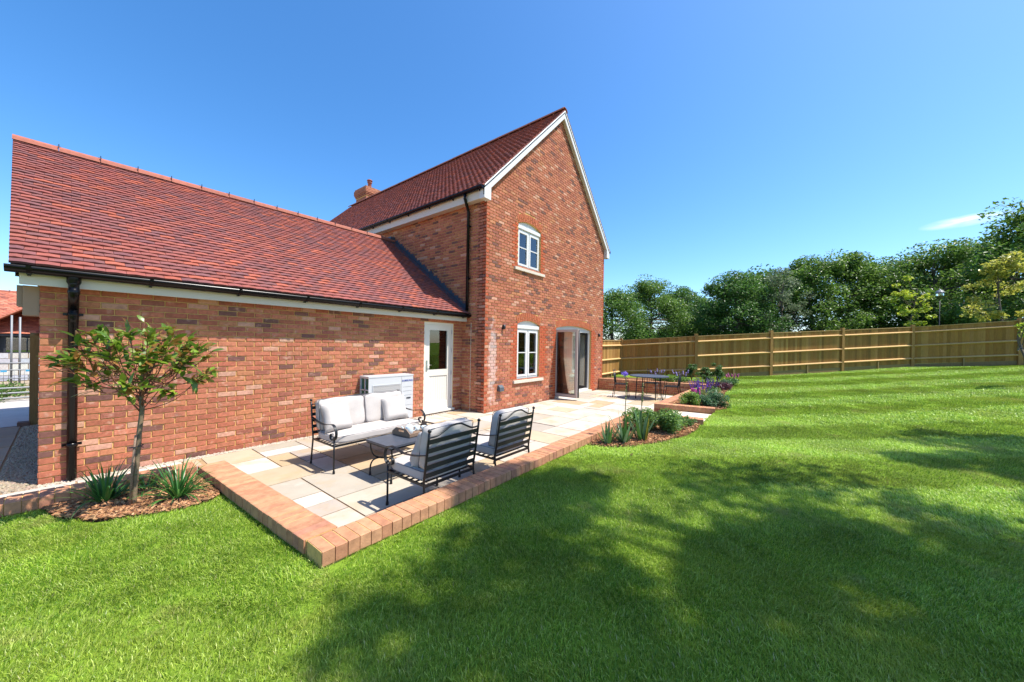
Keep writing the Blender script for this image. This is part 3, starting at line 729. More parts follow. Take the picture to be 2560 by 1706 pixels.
# chimney
ch = MB(); cx0, cx1, cy0, cy1 = 9.95, 10.9, 17.95, 19.0
ch.box((cx0,cy0,7.5),(cx1,cy1,9.75)); chim = part(ch, 'chimney', m_mortar)
fld = MB()
for lv, (za, zb, e) in enumerate(((8.3,9.55,0),(9.55,9.63,.03),(9.63,9.70,.06),(9.70,9.94,.085),(9.94,10.02,.06))):
    if e:
        fld.box((cx0-e+.004,cy0-e+.004,za),(cx1+e-.004,cy1+e-.004,zb), (.30,.17,.09))
    for (O_, U_, N_, L_) in (((cx0-e,cy1+e,0),(0,-1,0),(-1,0,0),cy1-cy0+2*e),((cx0-e,cy0-e,0),(1,0,0),(0,-1,0),cx1-cx0+2*e)):
        for (a_, b_, z0_, z1_, i_) in courses(0, L_, za, zb+.001, lambda z: [(0, L_)], off=lv*.05): slip(fld, O_, U_, N_, a_, b_, z0_, z1_, .01, jit((.40,.16,.09),.15))
q = ob('brickwork', fld.mesh('brickwork'), m_brick, chim); tag(q, kind='stuff')
mb = MB(); c_ = (10.42,18.45,10.02)
mb.lathe([(.12,0),(.12,.06),(.10,.08),(.095,.42),(.125,.44),(.125,.48),(.09,.49),(.09,.54),(.15,.55),(.13,.60),(.02,.66),(.001,.66)], c_, 18)
q = ob('chimney_pot', mb.mesh('chimney_pot'), m_tile_o, chim); q.color = (.30,.10,.07,1)

# --- fascias, soffits, bargeboards
mb = MB(); mb.box((XL+.06,YG-.165,2.225),(XI-.002,YG-.145,2.39)); mb.box((XL+.06,YG-.145,2.235),(XI-.002,YG+.01,2.25)); part(mb, 'garage_fascia', m_cream)
mb = MB(); mb.box((6.10,5.72,5.13),(6.125,YF-.05,5.40)); mb.box((6.125,5.84,5.145),(XI+.01,YF-.05,5.165)); part(mb, 'main_fascia', m_cream)
mb = MB(); mb.box((13.275,5.72,5.13),(13.30,YF-.05,5.40)); mb.box((XR-.01,5.84,5.145),(13.275,YF-.05,5.165)); part(mb, 'main_fascia', m_cream)
def barge(sx):
    mb = MB(); xa = XM+sx*3.62; za = roof_main(xa)-.045; zr = 9.05-.045; w = .205
    v = []
    for y_ in (5.705, 5.735): v += [(xa,y_,za),(xa,y_,za-w),(XM,y_,zr-w),(XM,y_,zr)]
    mb.add(v, [(0,1,2,3) if sx < 0 else (3,2,1,0),(7,6,5,4) if sx < 0 else (4,5,6,7),(0,3,7,4),(1,5,6,2),(0,4,5,1)])
    b_ = part(mb, 'bargeboard', m_white)
    m2 = MB(); v = []
    for (x_, z_) in ((xa, za-w+.03),(XM, zr-w+.03)): v += [(x_,5.735,z_),(x_,5.83,z_),(x_,5.735,z_+.015),(x_,5.83,z_+.015)]
    m2.add(v, [(0,1,5,4),(2,6,7,3)]); ob('verge_soffit', m2.mesh('verge_soffit'), m_cream, b_)
    m2 = MB(); v = []; zt = za+.02
    for y_ in (5.700, 5.86): v += [(XM+sx*3.62,y_,zt-.02),(XM+sx*3.62,y_,5.115),(XM+sx*3.385,y_,5.115),(XM+sx*3.385,y_,5.42)]
    m2.add(v, [(0,1,2,3) if sx < 0 else (3,2,1,0),(7,6,5,4) if sx < 0 else (4,5,6,7),(0,4,5,1),(1,5,6,2),(2,6,7,3)]); ob('eaves_box', m2.mesh('eaves_box'), m_white, b_)
barge(-1); barge(1)
# verge undercloak seen as a grey mortar line
for sx in (-1, 1):
    mb = MB(); xa = XM+sx*3.62; za = roof_main(xa)
    mb.add([(xa,5.69,za-.045),(xa,5.69,za-.008),(XM,5.69,9.05-.008),(XM,5.69,9.05-.045),(xa,5.74,za-.045),(xa,5.74,za-.008),(XM,5.74,9.05-.008),(XM,5.74,9.05-.045)], [(0,3,2,1),(0,1,5,4),(1,2,6,5),(0,4,7,3)]); part(mb, 'verge_mortar', m_block); 
# garage verge: box end and bargeboard on the left
mb = MB(); v = []
for x_ in (XL+.035, XL+.06):
    v += [(x_,6.45,2.30),(x_,6.45,2.46-.0),(x_,9.75,4.74),(x_,9.75,4.54)]
mb.add(v, [(0,1,2,3),(7,6,5,4),(1,5,6,2),(0,3,7,4)]); bg = part(mb, 'bargeboard', m_eaves_shade)
mb = MB(); mb.box((-.285,6.62,1.90),(X0-.002,6.95,2.228)); ob('eaves_box', mb.mesh('eaves_box'), m_eaves_shade, bg)
mb = MB(); mb.box((-.325,6.66,2.0),(-.288,6.95,2.228)); ob('eaves_box', mb.mesh('eaves_box'), m_eaves_shade, bg)

# --- gutters and downpipes
def gutter(name, a, b, rad, out):
    a, b = Vector(a), Vector(b); d = (b-a).normalized(); L = (b-a).length; out = Vector(out); mb = MB(); v = []
    for s_ in (a, b):
        for k in range(9):
            t = math.pi*k/8; v.append(s_+out*(-math.cos(t))*rad+Vector((0,0,-math.sin(t)*rad)))
        for k in range(9):
            t = math.pi*k/8; v.append(s_+out*(-math.cos(t))*(rad-.004)+Vector((0,0,-math.sin(t)*(rad-.004))))
    mb.add(v, [(k,k+1,19+k,18+k) for k in range(8)]+[(9+k,27+k,28+k,10+k) for k in range(8)]+[(0,18,27,9),(8,17,35,26)], None, True)
    mb.add([v[k] for k in range(9)], [tuple(range(9))]); mb.add([v[18+k] for k in range(9)], [tuple(range(8,-1,-1))])
    g = part(mb, name, m_black); n = int(L/.9)
    for i in range(n+1):
        c = a+d*(.15+(L-.3)*i/n); m2 = MB(); pts = [c+out*(-math.cos(math.pi*k/8))*(rad+.004)+Vector((0,0,-math.sin(math.pi*k/8)*(rad+.004))) for k in range(9)]
        m2.strip(pts, d, .035, .006); m2.obox(c-d*.012-out*(rad+.03)+Vector((0,0,-.09)), d*.024, out*(rad*.9), Vector((0,0,.05))); ob('gutter_bracket', m2.mesh('gutter_bracket'), m_black, g)
    return g
g1 = gutter('gutter', (-.385,6.345,2.405), (XI-.01,6.345,2.395), .075, (0,-1,0))
mb = MB(); mb.lathe([(.068,-.07),(.068,.005),(.06,.005),(.06,-.065)], (0,0,0), 14); 
g2 = gutter('gutter', (6.03,5.70,5.38), (6.03,YF,5.36), .068, (-1,0,0))
gutter('gutter', (13.37,5.70,5.38), (13.37,YF,5.38), .065, (1,0,0))
def downpipe(pts, rad, clips, nrm):
    mb = MB(); mb.tube(pts, rad, 14); d_ = part(mb, 'downpipe', m_black)
    for c in clips:
        m2 = MB(); c = Vector(c); m2.tube([c-Vector((0,0,.02)), c+Vector((0,0,.02))], rad+.006, 14)
        sd_ = Vector((nrm[1], -nrm[0], 0)); m2.bar(c-sd_*(rad+.035)-Vector(nrm)*.03, c+sd_*(rad+.035)-Vector(nrm)*.03, .012, .03); ob('pipe_clip', m2.mesh('pipe_clip'), m_black, d_)
    return d_
d1 = downpipe([(.066,6.352,2.33),(.066,6.352,2.25),(.066,6.50,2.10),(.066,6.535,2.05),(.066,6.535,.02)], .040, [(.066,6.535,1.93),(.066,6.535,.42)], (0,-1,0))
mb = MB(); mb.lathe([(.055,.0),(.055,-.06),(.042,-.09),(.042,-.14),(.047,-.145),(.047,-.19),(.04,-.2)], (.066,6.365,2.345), 16); mb.tube([(.066,6.535,2.0),(.066,6.535,1.84)], .042, 14); mb.tube([(.066,6.365,2.2),(.066,6.43,2.12),(.066,6.535,2.0)], .042, 12); ob('hopper', mb.mesh('hopper'), m_black, d1)
downpipe([(6.03,6.30,5.33),(6.03,6.30,5.20),(6.20,6.37,5.02),(6.235,6.38,4.95),(6.235,6.38,2.50)], .038, [(6.235,6.38,4.6),(6.235,6.38,3.3)], (-1,0,0))
# --- wall lights and vent
for (x_, z_) in ((6.975,2.115),(12.69,2.09)):
    mb = MB(); mb.box((x_-.03,YM-.012,z_-.05),(x_+.03,YM+.0,z_+.05)); mb.tube([(x_,YM-.05,z_-.06),(x_,YM-.05,z_+.06)], .033, 12); mb.box((x_-.012,YM-.05,z_-.015),(x_+.012,YM-.005,z_+.015)); part(mb, 'wall_light', m_dark)
mb = MB(); x_, z_ = 6.88, .55
mb.add([(x_-.08,YM-.0,z_-.07),(x_+.08,YM-.0,z_-.07),(x_+.08,YM-.09,z_-.07),(x_-.08,YM-.09,z_-.07),(x_-.08,YM,z_+.085),(x_+.08,YM,z_+.085),(x_+.08,YM-.03,z_+.085),(x_-.08,YM-.03,z_+.085),(x_-.08,YM-.09,z_+.03),(x_+.08,YM-.09,z_+.03)],
       [(0,1,2,3),(4,7,6,5),(3,2,9,8),(8,9,6,7),(0,3,8,7,4),(1,5,6,9,2)]); part(mb, 'wall_vent', material('grey_vent', (.07,.085,.10), rough=.5))

# ------------------------------------------------------------------ heat pump
m_seam = material('casing_seam', (.38,.39,.39), rough=.5)
hp = thing('heat_pump', 'pale grey outdoor heat pump against the garage wall behind the sofa', 'heat pump', (4.07,6.40,0))
W2, D0, D1 = .50, -.15, .17
mb = MB(); mb.box((-W2+.06,D0,.10),(W2,D1,1.0)); mb.box((-W2,D0,.10),(-W2+.06,D0+.012,1.0)); mb.box((-W2,D1-.02,.10),(-W2+.06,D1,1.0)); mb.box((-W2,D0+.012,.97),(-W2+.06,D1-.02,1.0)); mb.box((-W2,D0+.012,.10),(-W2+.06,D1-.02,.14)); mb.build('casing', m_hp, hp)
mb = MB(); mb.box((-W2-.006,D0-.006,.985),(W2+.006,D1+.006,1.012)); mb.build('lid', m_hp, hp)
mb = MB(); mb.box((-W2+.03,D0+.02,.14),(-W2+.058,D1-.025,.97)); mb.build('coil', m_coil, hp)
for zz in (.30,.52,.74):
    mb = MB(); mb.box((-W2-.002,D0+.012,zz),(-W2+.02,D1-.02,zz+.022)); mb.build('side_bar', m_hp, hp)
mb = MB(); mb.box((-W2-.002,D0+.13,.14),(-W2+.02,D0+.15,.97)); mb.build('side_bar', m_hp, hp)
mb = MB(); mb.box((-W2+.09,D0-.006,.18),(.19,D0-.002,.83)); gp = mb.build('grille', m_hpd, hp)
mb = MB()
for k in range(34): mb.tube([(-W2+.10+k*.0175,D0-.012,.19),(-W2+.10+k*.0175,D0-.012,.82)], .0022, 4)
for k in range(8): mb.tube([(-W2+.095,D0-.010,.20+k*.088),(.185,D0-.010,.20+k*.088)], .003, 4)
mb.build('grille_wires', material('grille_wire', (.48,.47,.45), rough=.5), gp)
mb = MB(); frame(mb, -W2+.075, .205, .165, .845, D0-.010, .016, .012); mb.build('grille_frame', m_hp, hp)
mb = MB(); mb.box((.215,D0-.004,.10),(.219,D0,.985)); mb.build('panel_joint', m_hpd, hp)
for k in range(5):
    mb = MB(); mb.box((.26,D0-.004,.30+k*.085+(.12 if k > 1 else 0)),(W2-.03,D0-.0005,.304+k*.085+(.12 if k > 1 else 0))); mb.build('panel_seam', m_seam, hp)
mb = MB(); mb.box((.34,D0-.008,.515),(.44,D0,.54)); mb.build('hand_slot', m_dark, hp)
for xx in (-.35, .35):
    mb = MB(); mb.box((xx-.06,D0-.02,.0),(xx+.06,D1+.02,.10)); mb.build('foot', m_dark, hp)
fc = bpy.data.curves.new('logo', 'FONT'); fc.body = 'SAMSUNG'; fc.size = .052; fc.extrude = .001; fc.space_character = 1.12; fc.align_x = 'CENTER'; fc.offset = .0012
fo = bpy.data.objects.new('tmp', fc); COL.objects.link(fo)
me = bpy.data.meshes.new_from_object(fo.evaluated_get(bpy.context.evaluated_depsgraph_get())); bpy.data.objects.remove(fo)
lo = ob('brand_lettering', me, None, hp); me.materials.clear(); me.materials.append(m_logo); lo.location = (.358, D0-.003, .872); lo.rotation_euler = (math.pi/2, 0, 0)

# ------------------------------------------------------------------ iron seats with cushions
def cushion(sx, sy, sz, p=7, n=8, puff=.0, pillow=False, wr=.006, seed=0):
    """soft block centred on the origin"""
    r_ = random.Random(seed); mb = MB(); idx = {}; ph = [r_.uniform(0, 6) for _ in range(6)]
    def vid(q):
        k = tuple(round(c, 4) for c in q)
        if k not in idx:
            x, y, z = k
            if pillow:
                e = max(0, (1-x**6)*(1-y**6))**.35; f = 1-.10*(1-abs(y)**2)*abs(x)**3
                px, py = x*f, y*(1-.10*(1-abs(x)**2)*abs(y)**3); pz = z*(.12+.88*e)
            else:
                m = (abs(x)**p+abs(y)**p+abs(z)**p)**(1/p); px, py, pz = x/m, y/m, z/m
                pz *= 1+puff*(1-x*x)*(1-y*y)
            w = wr*(math.sin(9*px+ph[0]+3*py)+math.sin(7*py+ph[1]-4*px)+.6*math.sin(15*px*py+ph[2]))
            idx[k] = len(mb.v); mb.v.append((px*sx/2+w*.3, py*sy/2+w*.3, pz*sz/2+w*(.4 if abs(z) > .5 else 0)))
        return idx[k]
    for ax in range(3):
        for s_ in (-1, 1):
            for i in range(n):
                for j in range(n):
                    q = []
                    for (a, b) in ((i,j),(i+1,j),(i+1,j+1),(i,j+1)):
                        c = [0,0,0]; c[ax] = s_; c[(ax+1)%3] = -1+2*a/n; c[(ax+2)%3] = -1+2*b/n; q.append(vid(c))
                    mb.f.append(tuple(q if s_ > 0 else q[::-1])); mb.c.append(None); mb.smooth.append(True)
    return mb
def piping(sx, sy, z, r_=.004):
    a, b, c = sx/2, sy/2, .03
    pts = [(-a+c,-b,z),(a-c,-b,z),(a-.008,-b+.008,z),(a,-b+c,z),(a,b-c,z),(a-.008,b-.008,z),(a-c,b,z),(-a+c,b,z),(-a+.008,b-.008,z),(-a,b-c,z),(-a,-b+c,z),(-a+.008,-b+.008,z),(-a+c,-b,z)]
    mb = MB(); mb.tube(pts, r_, 5, cap=False); return mb
def place(o, loc, rot): o.location = loc; o.rotation_euler = rot; return o
def iron_seat(name, label, cat, w, loc, rotz, nback, scatter, arch, seed=0, group=None):
    """faces local -y"""
    t = thing(name, label, cat, loc, rotz, group); d = .60; hw = w/2
    for sx in (-1, 1):
        x = sx*hw
        mb = MB(); mb.tube(bez([(x,d/2+.03,0),(x,d/2+.005,.18),(x,d/2-.02,.36),(x,d/2+.0,.50),(x,d/2+.05,.84)],4), .0115, 8); mb.ball((x,d/2+.052,.862), .019); mb.lathe([(.016,0),(.014,.03)],(x,d/2+.03,0),8); mb.build('back_post', m_iron, t)
        mb = MB(); mb.tube([(x,-d/2,0),(x,-d/2,.44)], .0105, 8); mb.lathe([(.016,0),(.015,.03),(.011,.04)],(x,-d/2,0),8); mb.ball((x,-d/2,.45), .014, 8); mb.build('leg', m_iron, t)
        mb = MB(); mb.bar((x,-d/2,.345),(x,d/2-.02,.345), .014, .022); mb.build('side_rail', m_iron, t)
        arm = bez([(x,d/2+.02,.635),(x,d/2-.14,.600),(x,d/2-.32,.585),(x,-d/2+.16,.60),(x,-d/2+.05,.615),(x,-d/2-.02,.585),(x,-d/2-.052,.52),(x,-d/2-.035,.455),(x,-d/2+.02,.420),(x,-d/2+.075,.432),(x,-d/2+.092,.475),(x,-d/2+.060,.498),(x,-d/2+.038,.478)], 5)
        mb = MB(); mb.strip(arm, (1,0,0), .034, .006); mb.build('arm', m_iron, t)
    mb = MB(); mb.bar((-hw,-d/2,.345),(hw,-d/2,.345), .014, .026); mb.build('front_rail', m_iron, t)
    mb = MB(); mb.bar((-hw,d/2-.02,.335),(hw,d/2-.02,.335), .014, .026); mb.build('rear_rail', m_iron, t)
    for k in range(7 if w < 1 else 7):
        yy = -d/2+.06+k*.078; mb = MB(); mb.bar((-hw,yy,.352),(hw,yy,.352), .028, .005); mb.build('seat_slat', m_iron, t)
    def yb(z): return d/2+.0+(z-.5)*.147 if z > .5 else d/2-.02+(z-.36)*.14
    for k, z in enumerate((.43,.51,.59,.67,.755)):
        mb = MB(); mb.bar((-hw,yb(z),z),(hw,yb(z),z), .007, .042); mb.build('back_slat', m_iron, t)
    if arch == 'hump': cp = [(-hw,.80),(-hw*.72,.80),(-hw*.45,.835),(-hw*.18,.872),(hw*.18,.872),(hw*.45,.835),(hw*.72,.80),(hw,.80)]
    else: cp = [(-hw,.80),(-hw*.6,.835),(-hw*.2,.865),(hw*.2,.865),(hw*.6,.835),(hw,.80)]
    mb = MB(); mb.tube(bez([(x,yb(z),z) for x, z in cp],4), .0095, 8); mb.build('top_rail', m_iron, t)
    # cushions
    sw_, sd_ = w-.04, .56
    c = cushion(sw_, sd_, .105, 9, 10, .06, seed=seed).build('seat_cushion', m_fabric, t); place(c, (0,-.03,.412), (0,0,0))
    for zz in (.042,-.042): piping(sw_*.985, sd_*.975, zz).build('piping', m_pipe, c)
    bw = (w-.05)/nback
    for k in range(nback):
        c = cushion(bw-.006, .43, .12, 9, 8, .10, seed=seed+k+3).build('back_cushion', m_fabric, t); place(c, (-(w-.05)/2+bw*(k+.5), d/2-.075, .665), (R(90-9),0,0))
        for zz in (.046,-.046): piping((bw-.006)*.985, .43*.975, zz).build('piping', m_pipe, c)
    for (sx_, yaw) in scatter:
        c = cushion(.40, .40, .17, pillow=True, n=10, wr=.004, seed=seed+9).build('scatter_cushion', m_fabric, t); place(c, (sx_, d/2-.215, .635), (R(66), R(yaw*.3), R(yaw)))
    return t
iron_seat('garden_sofa', 'black iron garden sofa with pale cushions against the heat pump', 'sofa', 1.38, (2.80,4.81,0), R(1.2), 2, [(-.47,6),(.44,-12)], 'bow', 1)
iron_seat('garden_armchair', 'black iron garden armchair with slatted back, nearer the patio corner', 'armchair', .655, (2.40,2.935,0), math.pi+R(.5), 1, [(.10,10)], 'hump', 21, 'iron armchairs facing the sofa')
iron_seat('garden_armchair', 'black iron garden armchair with slatted back, nearer the iris clumps', 'armchair', .66, (3.41,2.935,0), math.pi, 1, [], 'hump', 42, 'iron armchairs facing the sofa')

# coffee table
ct = thing('coffee_table', 'low black iron coffee table with dark slate grey top', 'table', (2.93,3.915,0), R(1))
L2, W_ = .57, .265
mb = MB(); mb.box((-L2,-W_,.425),(L2,W_,.45)); mb.build('table_top', m_slate, ct)
mb = MB(); frame2 = [(-L2+.02,-W_+.02),(L2-.02,-W_+.02),(L2-.02,W_-.02),(-L2+.02,W_-.02)]
for k in range(4): mb.bar((*frame2[k],.415),(*frame2[(k+1)%4],.415), .02, .02)
mb.build('top_frame', m_iron, ct)
for sx in (-1,1):
    for sy in (-1,1):
        x, y = sx*(L2-.04), sy*(W_-.04)
        mb = MB(); mb.tube(bez([(x,y,.41),(x-sx*.01,y,.32),(x-sx*.05,y,.24),(x-sx*.12,y*.9,.195),(x-sx*.22,y*.8,.175)],4), .010, 8)
        mb.tube(bez([(x-sx*.22,y*.8,.175),(x-sx*.12,y*.85,.20),(x-sx*.04,y*.95,.185),(x-sx*.005,y,.12),(x,y,0)],4), .010, 8); mb.lathe([(.016,0),(.014,.04),(.010,.05)],(x,y,0),8); mb.build('leg', m_iron, ct)
for sy in (-1,1):
    mb = MB(); mb.tube([(-L2+.26,sy*(W_-.04)*.8,.175),(L2-.26,sy*(W_-.04)*.8,.175)], .009, 8); mb.build('stretcher', m_iron, ct)
# tray with teapot and cups
tr = thing('wooden_tray', 'weathered wooden tray with cut-out handles on the coffee table', 'tray', (2.97,3.985,.4505), R(4))
mb = MB(); mb.box((-.24,-.17,0),(.24,.17,.012)); mb.build('tray_base', m_wood, tr)
for sy in (-1,1): mb = MB(); mb.box((-.24,sy*.17-.006,.012),(.24,sy*.17+.006,.05)); mb.build('tray_side', m_wood, tr)
for sx in (-1,1):
    mb = MB(); x0_, x1_ = sx*.24-.007, sx*.24+.007
    out = [(-.176,.012),(.176,.012),(.176,.05),(.10,.105),(-.10,.105),(-.176,.05)]; inn = [(-.05,.058),(.05,.058),(.062,.072),(.05,.086),(-.05,.086),(-.062,.072)]
    v = [(x,y,z) for x in (x0_, x1_) for (y,z) in out+inn]
    ring = [(0,1,7,6),(1,2,8,7),(2,3,9,8),(3,4,10,9),(4,5,11,10),(5,0,6,11)]
    fs = ring+[tuple(i+12 for i in f[::-1]) for f in ring]+[(k,12+k,12+(k+1)%6,(k+1)%6) for k in range(6)]+[(6+k,6+(k+1)%6,18+(k+1)%6,18+k) for k in range(6)]
    mb.add(v, fs); mb.build('tray_handle', m_wood, tr)
tp = thing('teapot', 'pale blue ceramic teapot on the wooden tray', 'teapot', (2.865,3.985,.463), R(160))
mb = MB(); mb.lathe([(.001,0),(.048,0),(.052,.004),(.053,.05),(.052,.088),(.046,.098),(.034,.102)], n=24); mb.build('pot_body', m_pot, tp)
mb = MB(); mb.lathe([(.040,.100),(.036,.108),(.018,.116),(.008,.119),(.007,.124),(.011,.130),(.008,.137),(.001,.138)], n=20); mb.build('pot_lid', m_pot, tp)
mb = MB(); mb.tube(bez([(.046,0,.03),(.075,0,.055),(.09,0,.085),(.105,0,.10)],4), [.014]*4+[.011]*4+[.009]*4+[.008], 10); mb.build('spout', m_pot, tp)
mb = MB(); mb.tube(bez([(-.05,0,.085),(-.08,0,.085),(-.09,0,.06),(-.08,0,.035),(-.052,0,.025)],4), .006, 8); mb.build('pot_handle', m_pot, tp)
for k, (x, y, rz, lb) in enumerate(((3.03,4.04,-40,'pale ceramic mug standing next to the teapot'),(3.09,3.955,10,'pale ceramic mug beside the far tray handle'))):
    mg = thing('mug', lb, 'mug', (x,y,.463), R(rz), 'mugs on the tray')
    mb = MB(); mb.lathe([(.001,0),(.03,0),(.034,.008),(.036,.066),(.033,.066),(.031,.010),(.001,.008)], n=20); mb.build('mug_body', m_pot, mg)
    mb = MB(); mb.tube(bez([(.034,0,.055),(.055,0,.055),(.06,0,.035),(.05,0,.018),(.033,0,.016)],4), .005, 7); mb.build('mug_handle', m_pot, mg)

# ------------------------------------------------------------------ bistro set at the far end of the patio
bt = thing('bistro_table', 'round black metal table at the far end of the patio', 'table', (11.78,3.62,0))
mb = MB(); mb.lathe([(.001,.745),(.57,.745),(.60,.74),(.60,.715),(.585,.712),(.585,.725),(.001,.728)], n=40, smooth=False); mb.build('table_top', m_slate, bt)
for k in range(4):
    a = math.pi/4+k*math.pi/2; mb = MB(); mb.tube([(.44*math.cos(a),.44*math.sin(a),0),(.40*math.cos(a),.40*math.sin(a),.72)], .016, 8); mb.build('leg', m_iron, bt)
mb = MB(); mb.tube([(.42*math.cos(k*math.pi/12),.42*math.sin(k*math.pi/12),.70) for k in range(25)], .010, 6); mb.build('top_ring', m_iron, bt)
def bistro_chair(label, loc, rz):
    t = thing('bistro_chair', label, 'chair', loc, rz, 'bistro chairs round the table'); w = .20
    for sx in (-1,1):
        mb = MB(); mb.tube([(sx*.22,.26,0),(sx*w,.19,.44),(sx*w,.24,.88)], .011, 7); mb.ball((sx*w,.242,.895), .017, 8); mb.build('back_post', m_iron, t)
        mb = MB(); mb.tube([(sx*.22,-.24,0),(sx*w,-.19,.44)], .011, 7); mb.build('leg', m_iron, t)
        mb = MB(); mb.tube(bez([(sx*w,.21,.66),(sx*(w+.02),.0,.66),(sx*(w+.02),-.15,.64),(sx*w,-.19,.54),(sx*w,-.19,.44)],4), .008, 6); mb.build('arm', m_iron, t)
    for z in (.86,.79): mb = MB(); mb.tube([(-w,.19+(z-.44)*.113,z),(w,.19+(z-.44)*.113,z)], .008, 6); mb.build('back_rail', m_iron, t)
    for k in range(5): x = -.13+k*.065; mb = MB(); mb.tube([(x,.20,.46),(x,.228,.79)], .006, 5); mb.build('back_bar', m_iron, t)
    for k in range(6): y = -.18+k*.072; mb = MB(); mb.bar((-w,y,.445),(w,y,.445), .05, .008); mb.build('seat_slat', m_iron, t)
    mb = MB(); mb.bar((-w,-.19,.435),(w,-.19,.435), .012, .02); mb.bar((-w,.19,.435),(w,.19,.435), .012, .02); mb.bar((-w,-.19,.435),(-w,.19,.435), .012, .02); mb.bar((w,-.19,.435),(w,.19,.435), .012, .02); mb.build('seat_frame', m_iron, t)
    return t
bistro_chair('black metal bistro chair between the round table and the house', (11.45,4.40,0), R(15))
bistro_chair('black metal bistro chair with its back to the round bushes', (11.95,2.95,0), R(185))
bistro_chair('black metal bistro chair between the round table and the raised bed wall', (12.55,3.75,0), R(-85))
# floor drain cover beside the table shadow

# ------------------------------------------------------------------ timber fence
def timber_col(): return jit(rnd.choices([(.33,.175,.046),(.28,.14,.035),(.37,.205,.062),(.23,.118,.032)],[4,3,3,1])[0], .12)
fence = thing('timber_fence', 'close-boarded timber garden fence with posts and pale rails', 'fence', (15.94,3.05,.4))
FO = -Vector(fence.location)
ME_BOARD = unit_block('board', m_timber, .02); ME_POST = unit_block('post', m_timber, .03)
def fput(name, me, a, b, w, th, h, z, off=0.):
    """box from a to b horizontally (centre line), offset to the right of travel"""
    pass
HB = 1.72
def fence_post(x, y, z, rz, h=1.82):
    put('post', ME_POST, fence, (x+FO.x, y+FO.y, z-.15+FO.z), (.115,.115,h+.15), rz, jit((.34,.19,.06),.1))
def sloped_bar(name, p, q, w, h, col):
    mb = MB(); mb.bar(Vector(p)+FO, Vector(q)+FO, w, h); o = mb.build(name, m_timber, fence); o.color = (*col,1)
def bay(a, za, b, zb, nm, face):
    a, b = Vector((*a,0)), Vector((*b,0)); d = b-a; L = d.length; d.normalize(); f = Vector((-d.y,d.x,0))*face      # f points to the garden
    n = int((L-.1)/.105); p = (L-.1)/n; rz = math.atan2(d.y, d.x)
    for k in range(n):
        u = .05+p*(k+.5); c = a+d*u-f*.014; z = lerp(za, zb, u/L)
        o = put('board', ME_BOARD, fence, (c.x+FO.x, c.y+FO.y, z+.14+FO.z), (p+.018, .012, HB-.16), rz+face*R(9), timber_col())
    for zz in (.36,.92,1.50):
        c0, c1 = a+d*.05+f*.028, b-d*.05+f*.028
        mb = MB(); p0, p1 = c0+Vector((0,0,za+zz))+FO, c1+Vector((0,0,zb+zz))+FO     # arris rail: triangular, sloping top
        v = []
        for q in (p0, p1): v += [q-f*.03+Vector((0,0,-.04)), q+f*.035+Vector((0,0,-.012)), q+f*.035+Vector((0,0,.006)), q-f*.03+Vector((0,0,.04))]
        mb.add(v, [(0,1,5,4),(1,2,6,5),(2,3,7,6),(3,0,4,7),(3,2,1,0),(4,5,6,7)]); o = mb.build('rail', m_timber, fence); o.color = (*jit((.52,.33,.14),.08),1)
    c0, c1 = a+f*0, b+f*0
    sloped_bar('capping', a+d*.03-f*.012+Vector((0,0,za+HB)), b-d*.03-f*.012+Vector((0,0,zb+HB)), .055, .03, (.42,.26,.10))
    sloped_bar('gravel_board', a+d*.05-f*.005+Vector((0,0,za+.05)), b-d*.05-f*.005+Vector((0,0,zb+.05)), .025, .17, (.24,.16,.07))
    m = a.lerp(b,.5)+f*.03; zz = lerp(za, zb, .5); put('peg', ME_POST, fence, (m.x+FO.x, m.y+FO.y, zz-.05+FO.z), (.04,.05,.36), rz, (.34,.23,.10))
bay((13.12,5.95), .18, FP[0], .22, 'x', -1)
for k in range(len(FP)-1): bay(FP[k], FB[k] if k else .22, FP[k+1], FB[k+1], 'b', -1)
for k, (x, y) in enumerate(FP):
    d = Vector(FP[min(k+1,len(FP)-1)])-Vector(FP[max(k-1,0)]); fence_post(x, y, FB[k] if k else .22, math.atan2(d.y, d.x))

# ------------------------------------------------------------------ trees
def leaf_quads(mb, c, r, n, size, cols, up=.35, flat=1.0, rr=rnd):
    """n leaf-sized faces spread through a clump"""
    for _ in range(n):
        while True:
            x, y, z = rr.uniform(-1,1), rr.uniform(-1,1), rr.uniform(-1,1)
            if x*x+y*y+z*z <= 1: break
        p = Vector((c[0]+x*r, c[1]+y*r, c[2]+z*r*flat)); nn = Vector((rr.gauss(0,1), rr.gauss(0,1), abs(rr.gauss(0,1))+up)).normalized()
        t = nn.orthogonal().normalized(); t = Matrix.Rotation(rr.uniform(0,6.28), 3, nn) @ t; b = nn.cross(t); s = size*rr.uniform(.6,1.3); w = s*rr.uniform(.42,.62)
        col = rr.choice(cols); k = rr.uniform(.75,1.25); col = (col[0]*k, col[1]*k, col[2]*k)
        mb.add([p-t*s*.5, p+b*w*.5+nn*s*.08, p+t*s*.5, p-b*w*.5+nn*s*.08], [(0,1,2,3)], col)
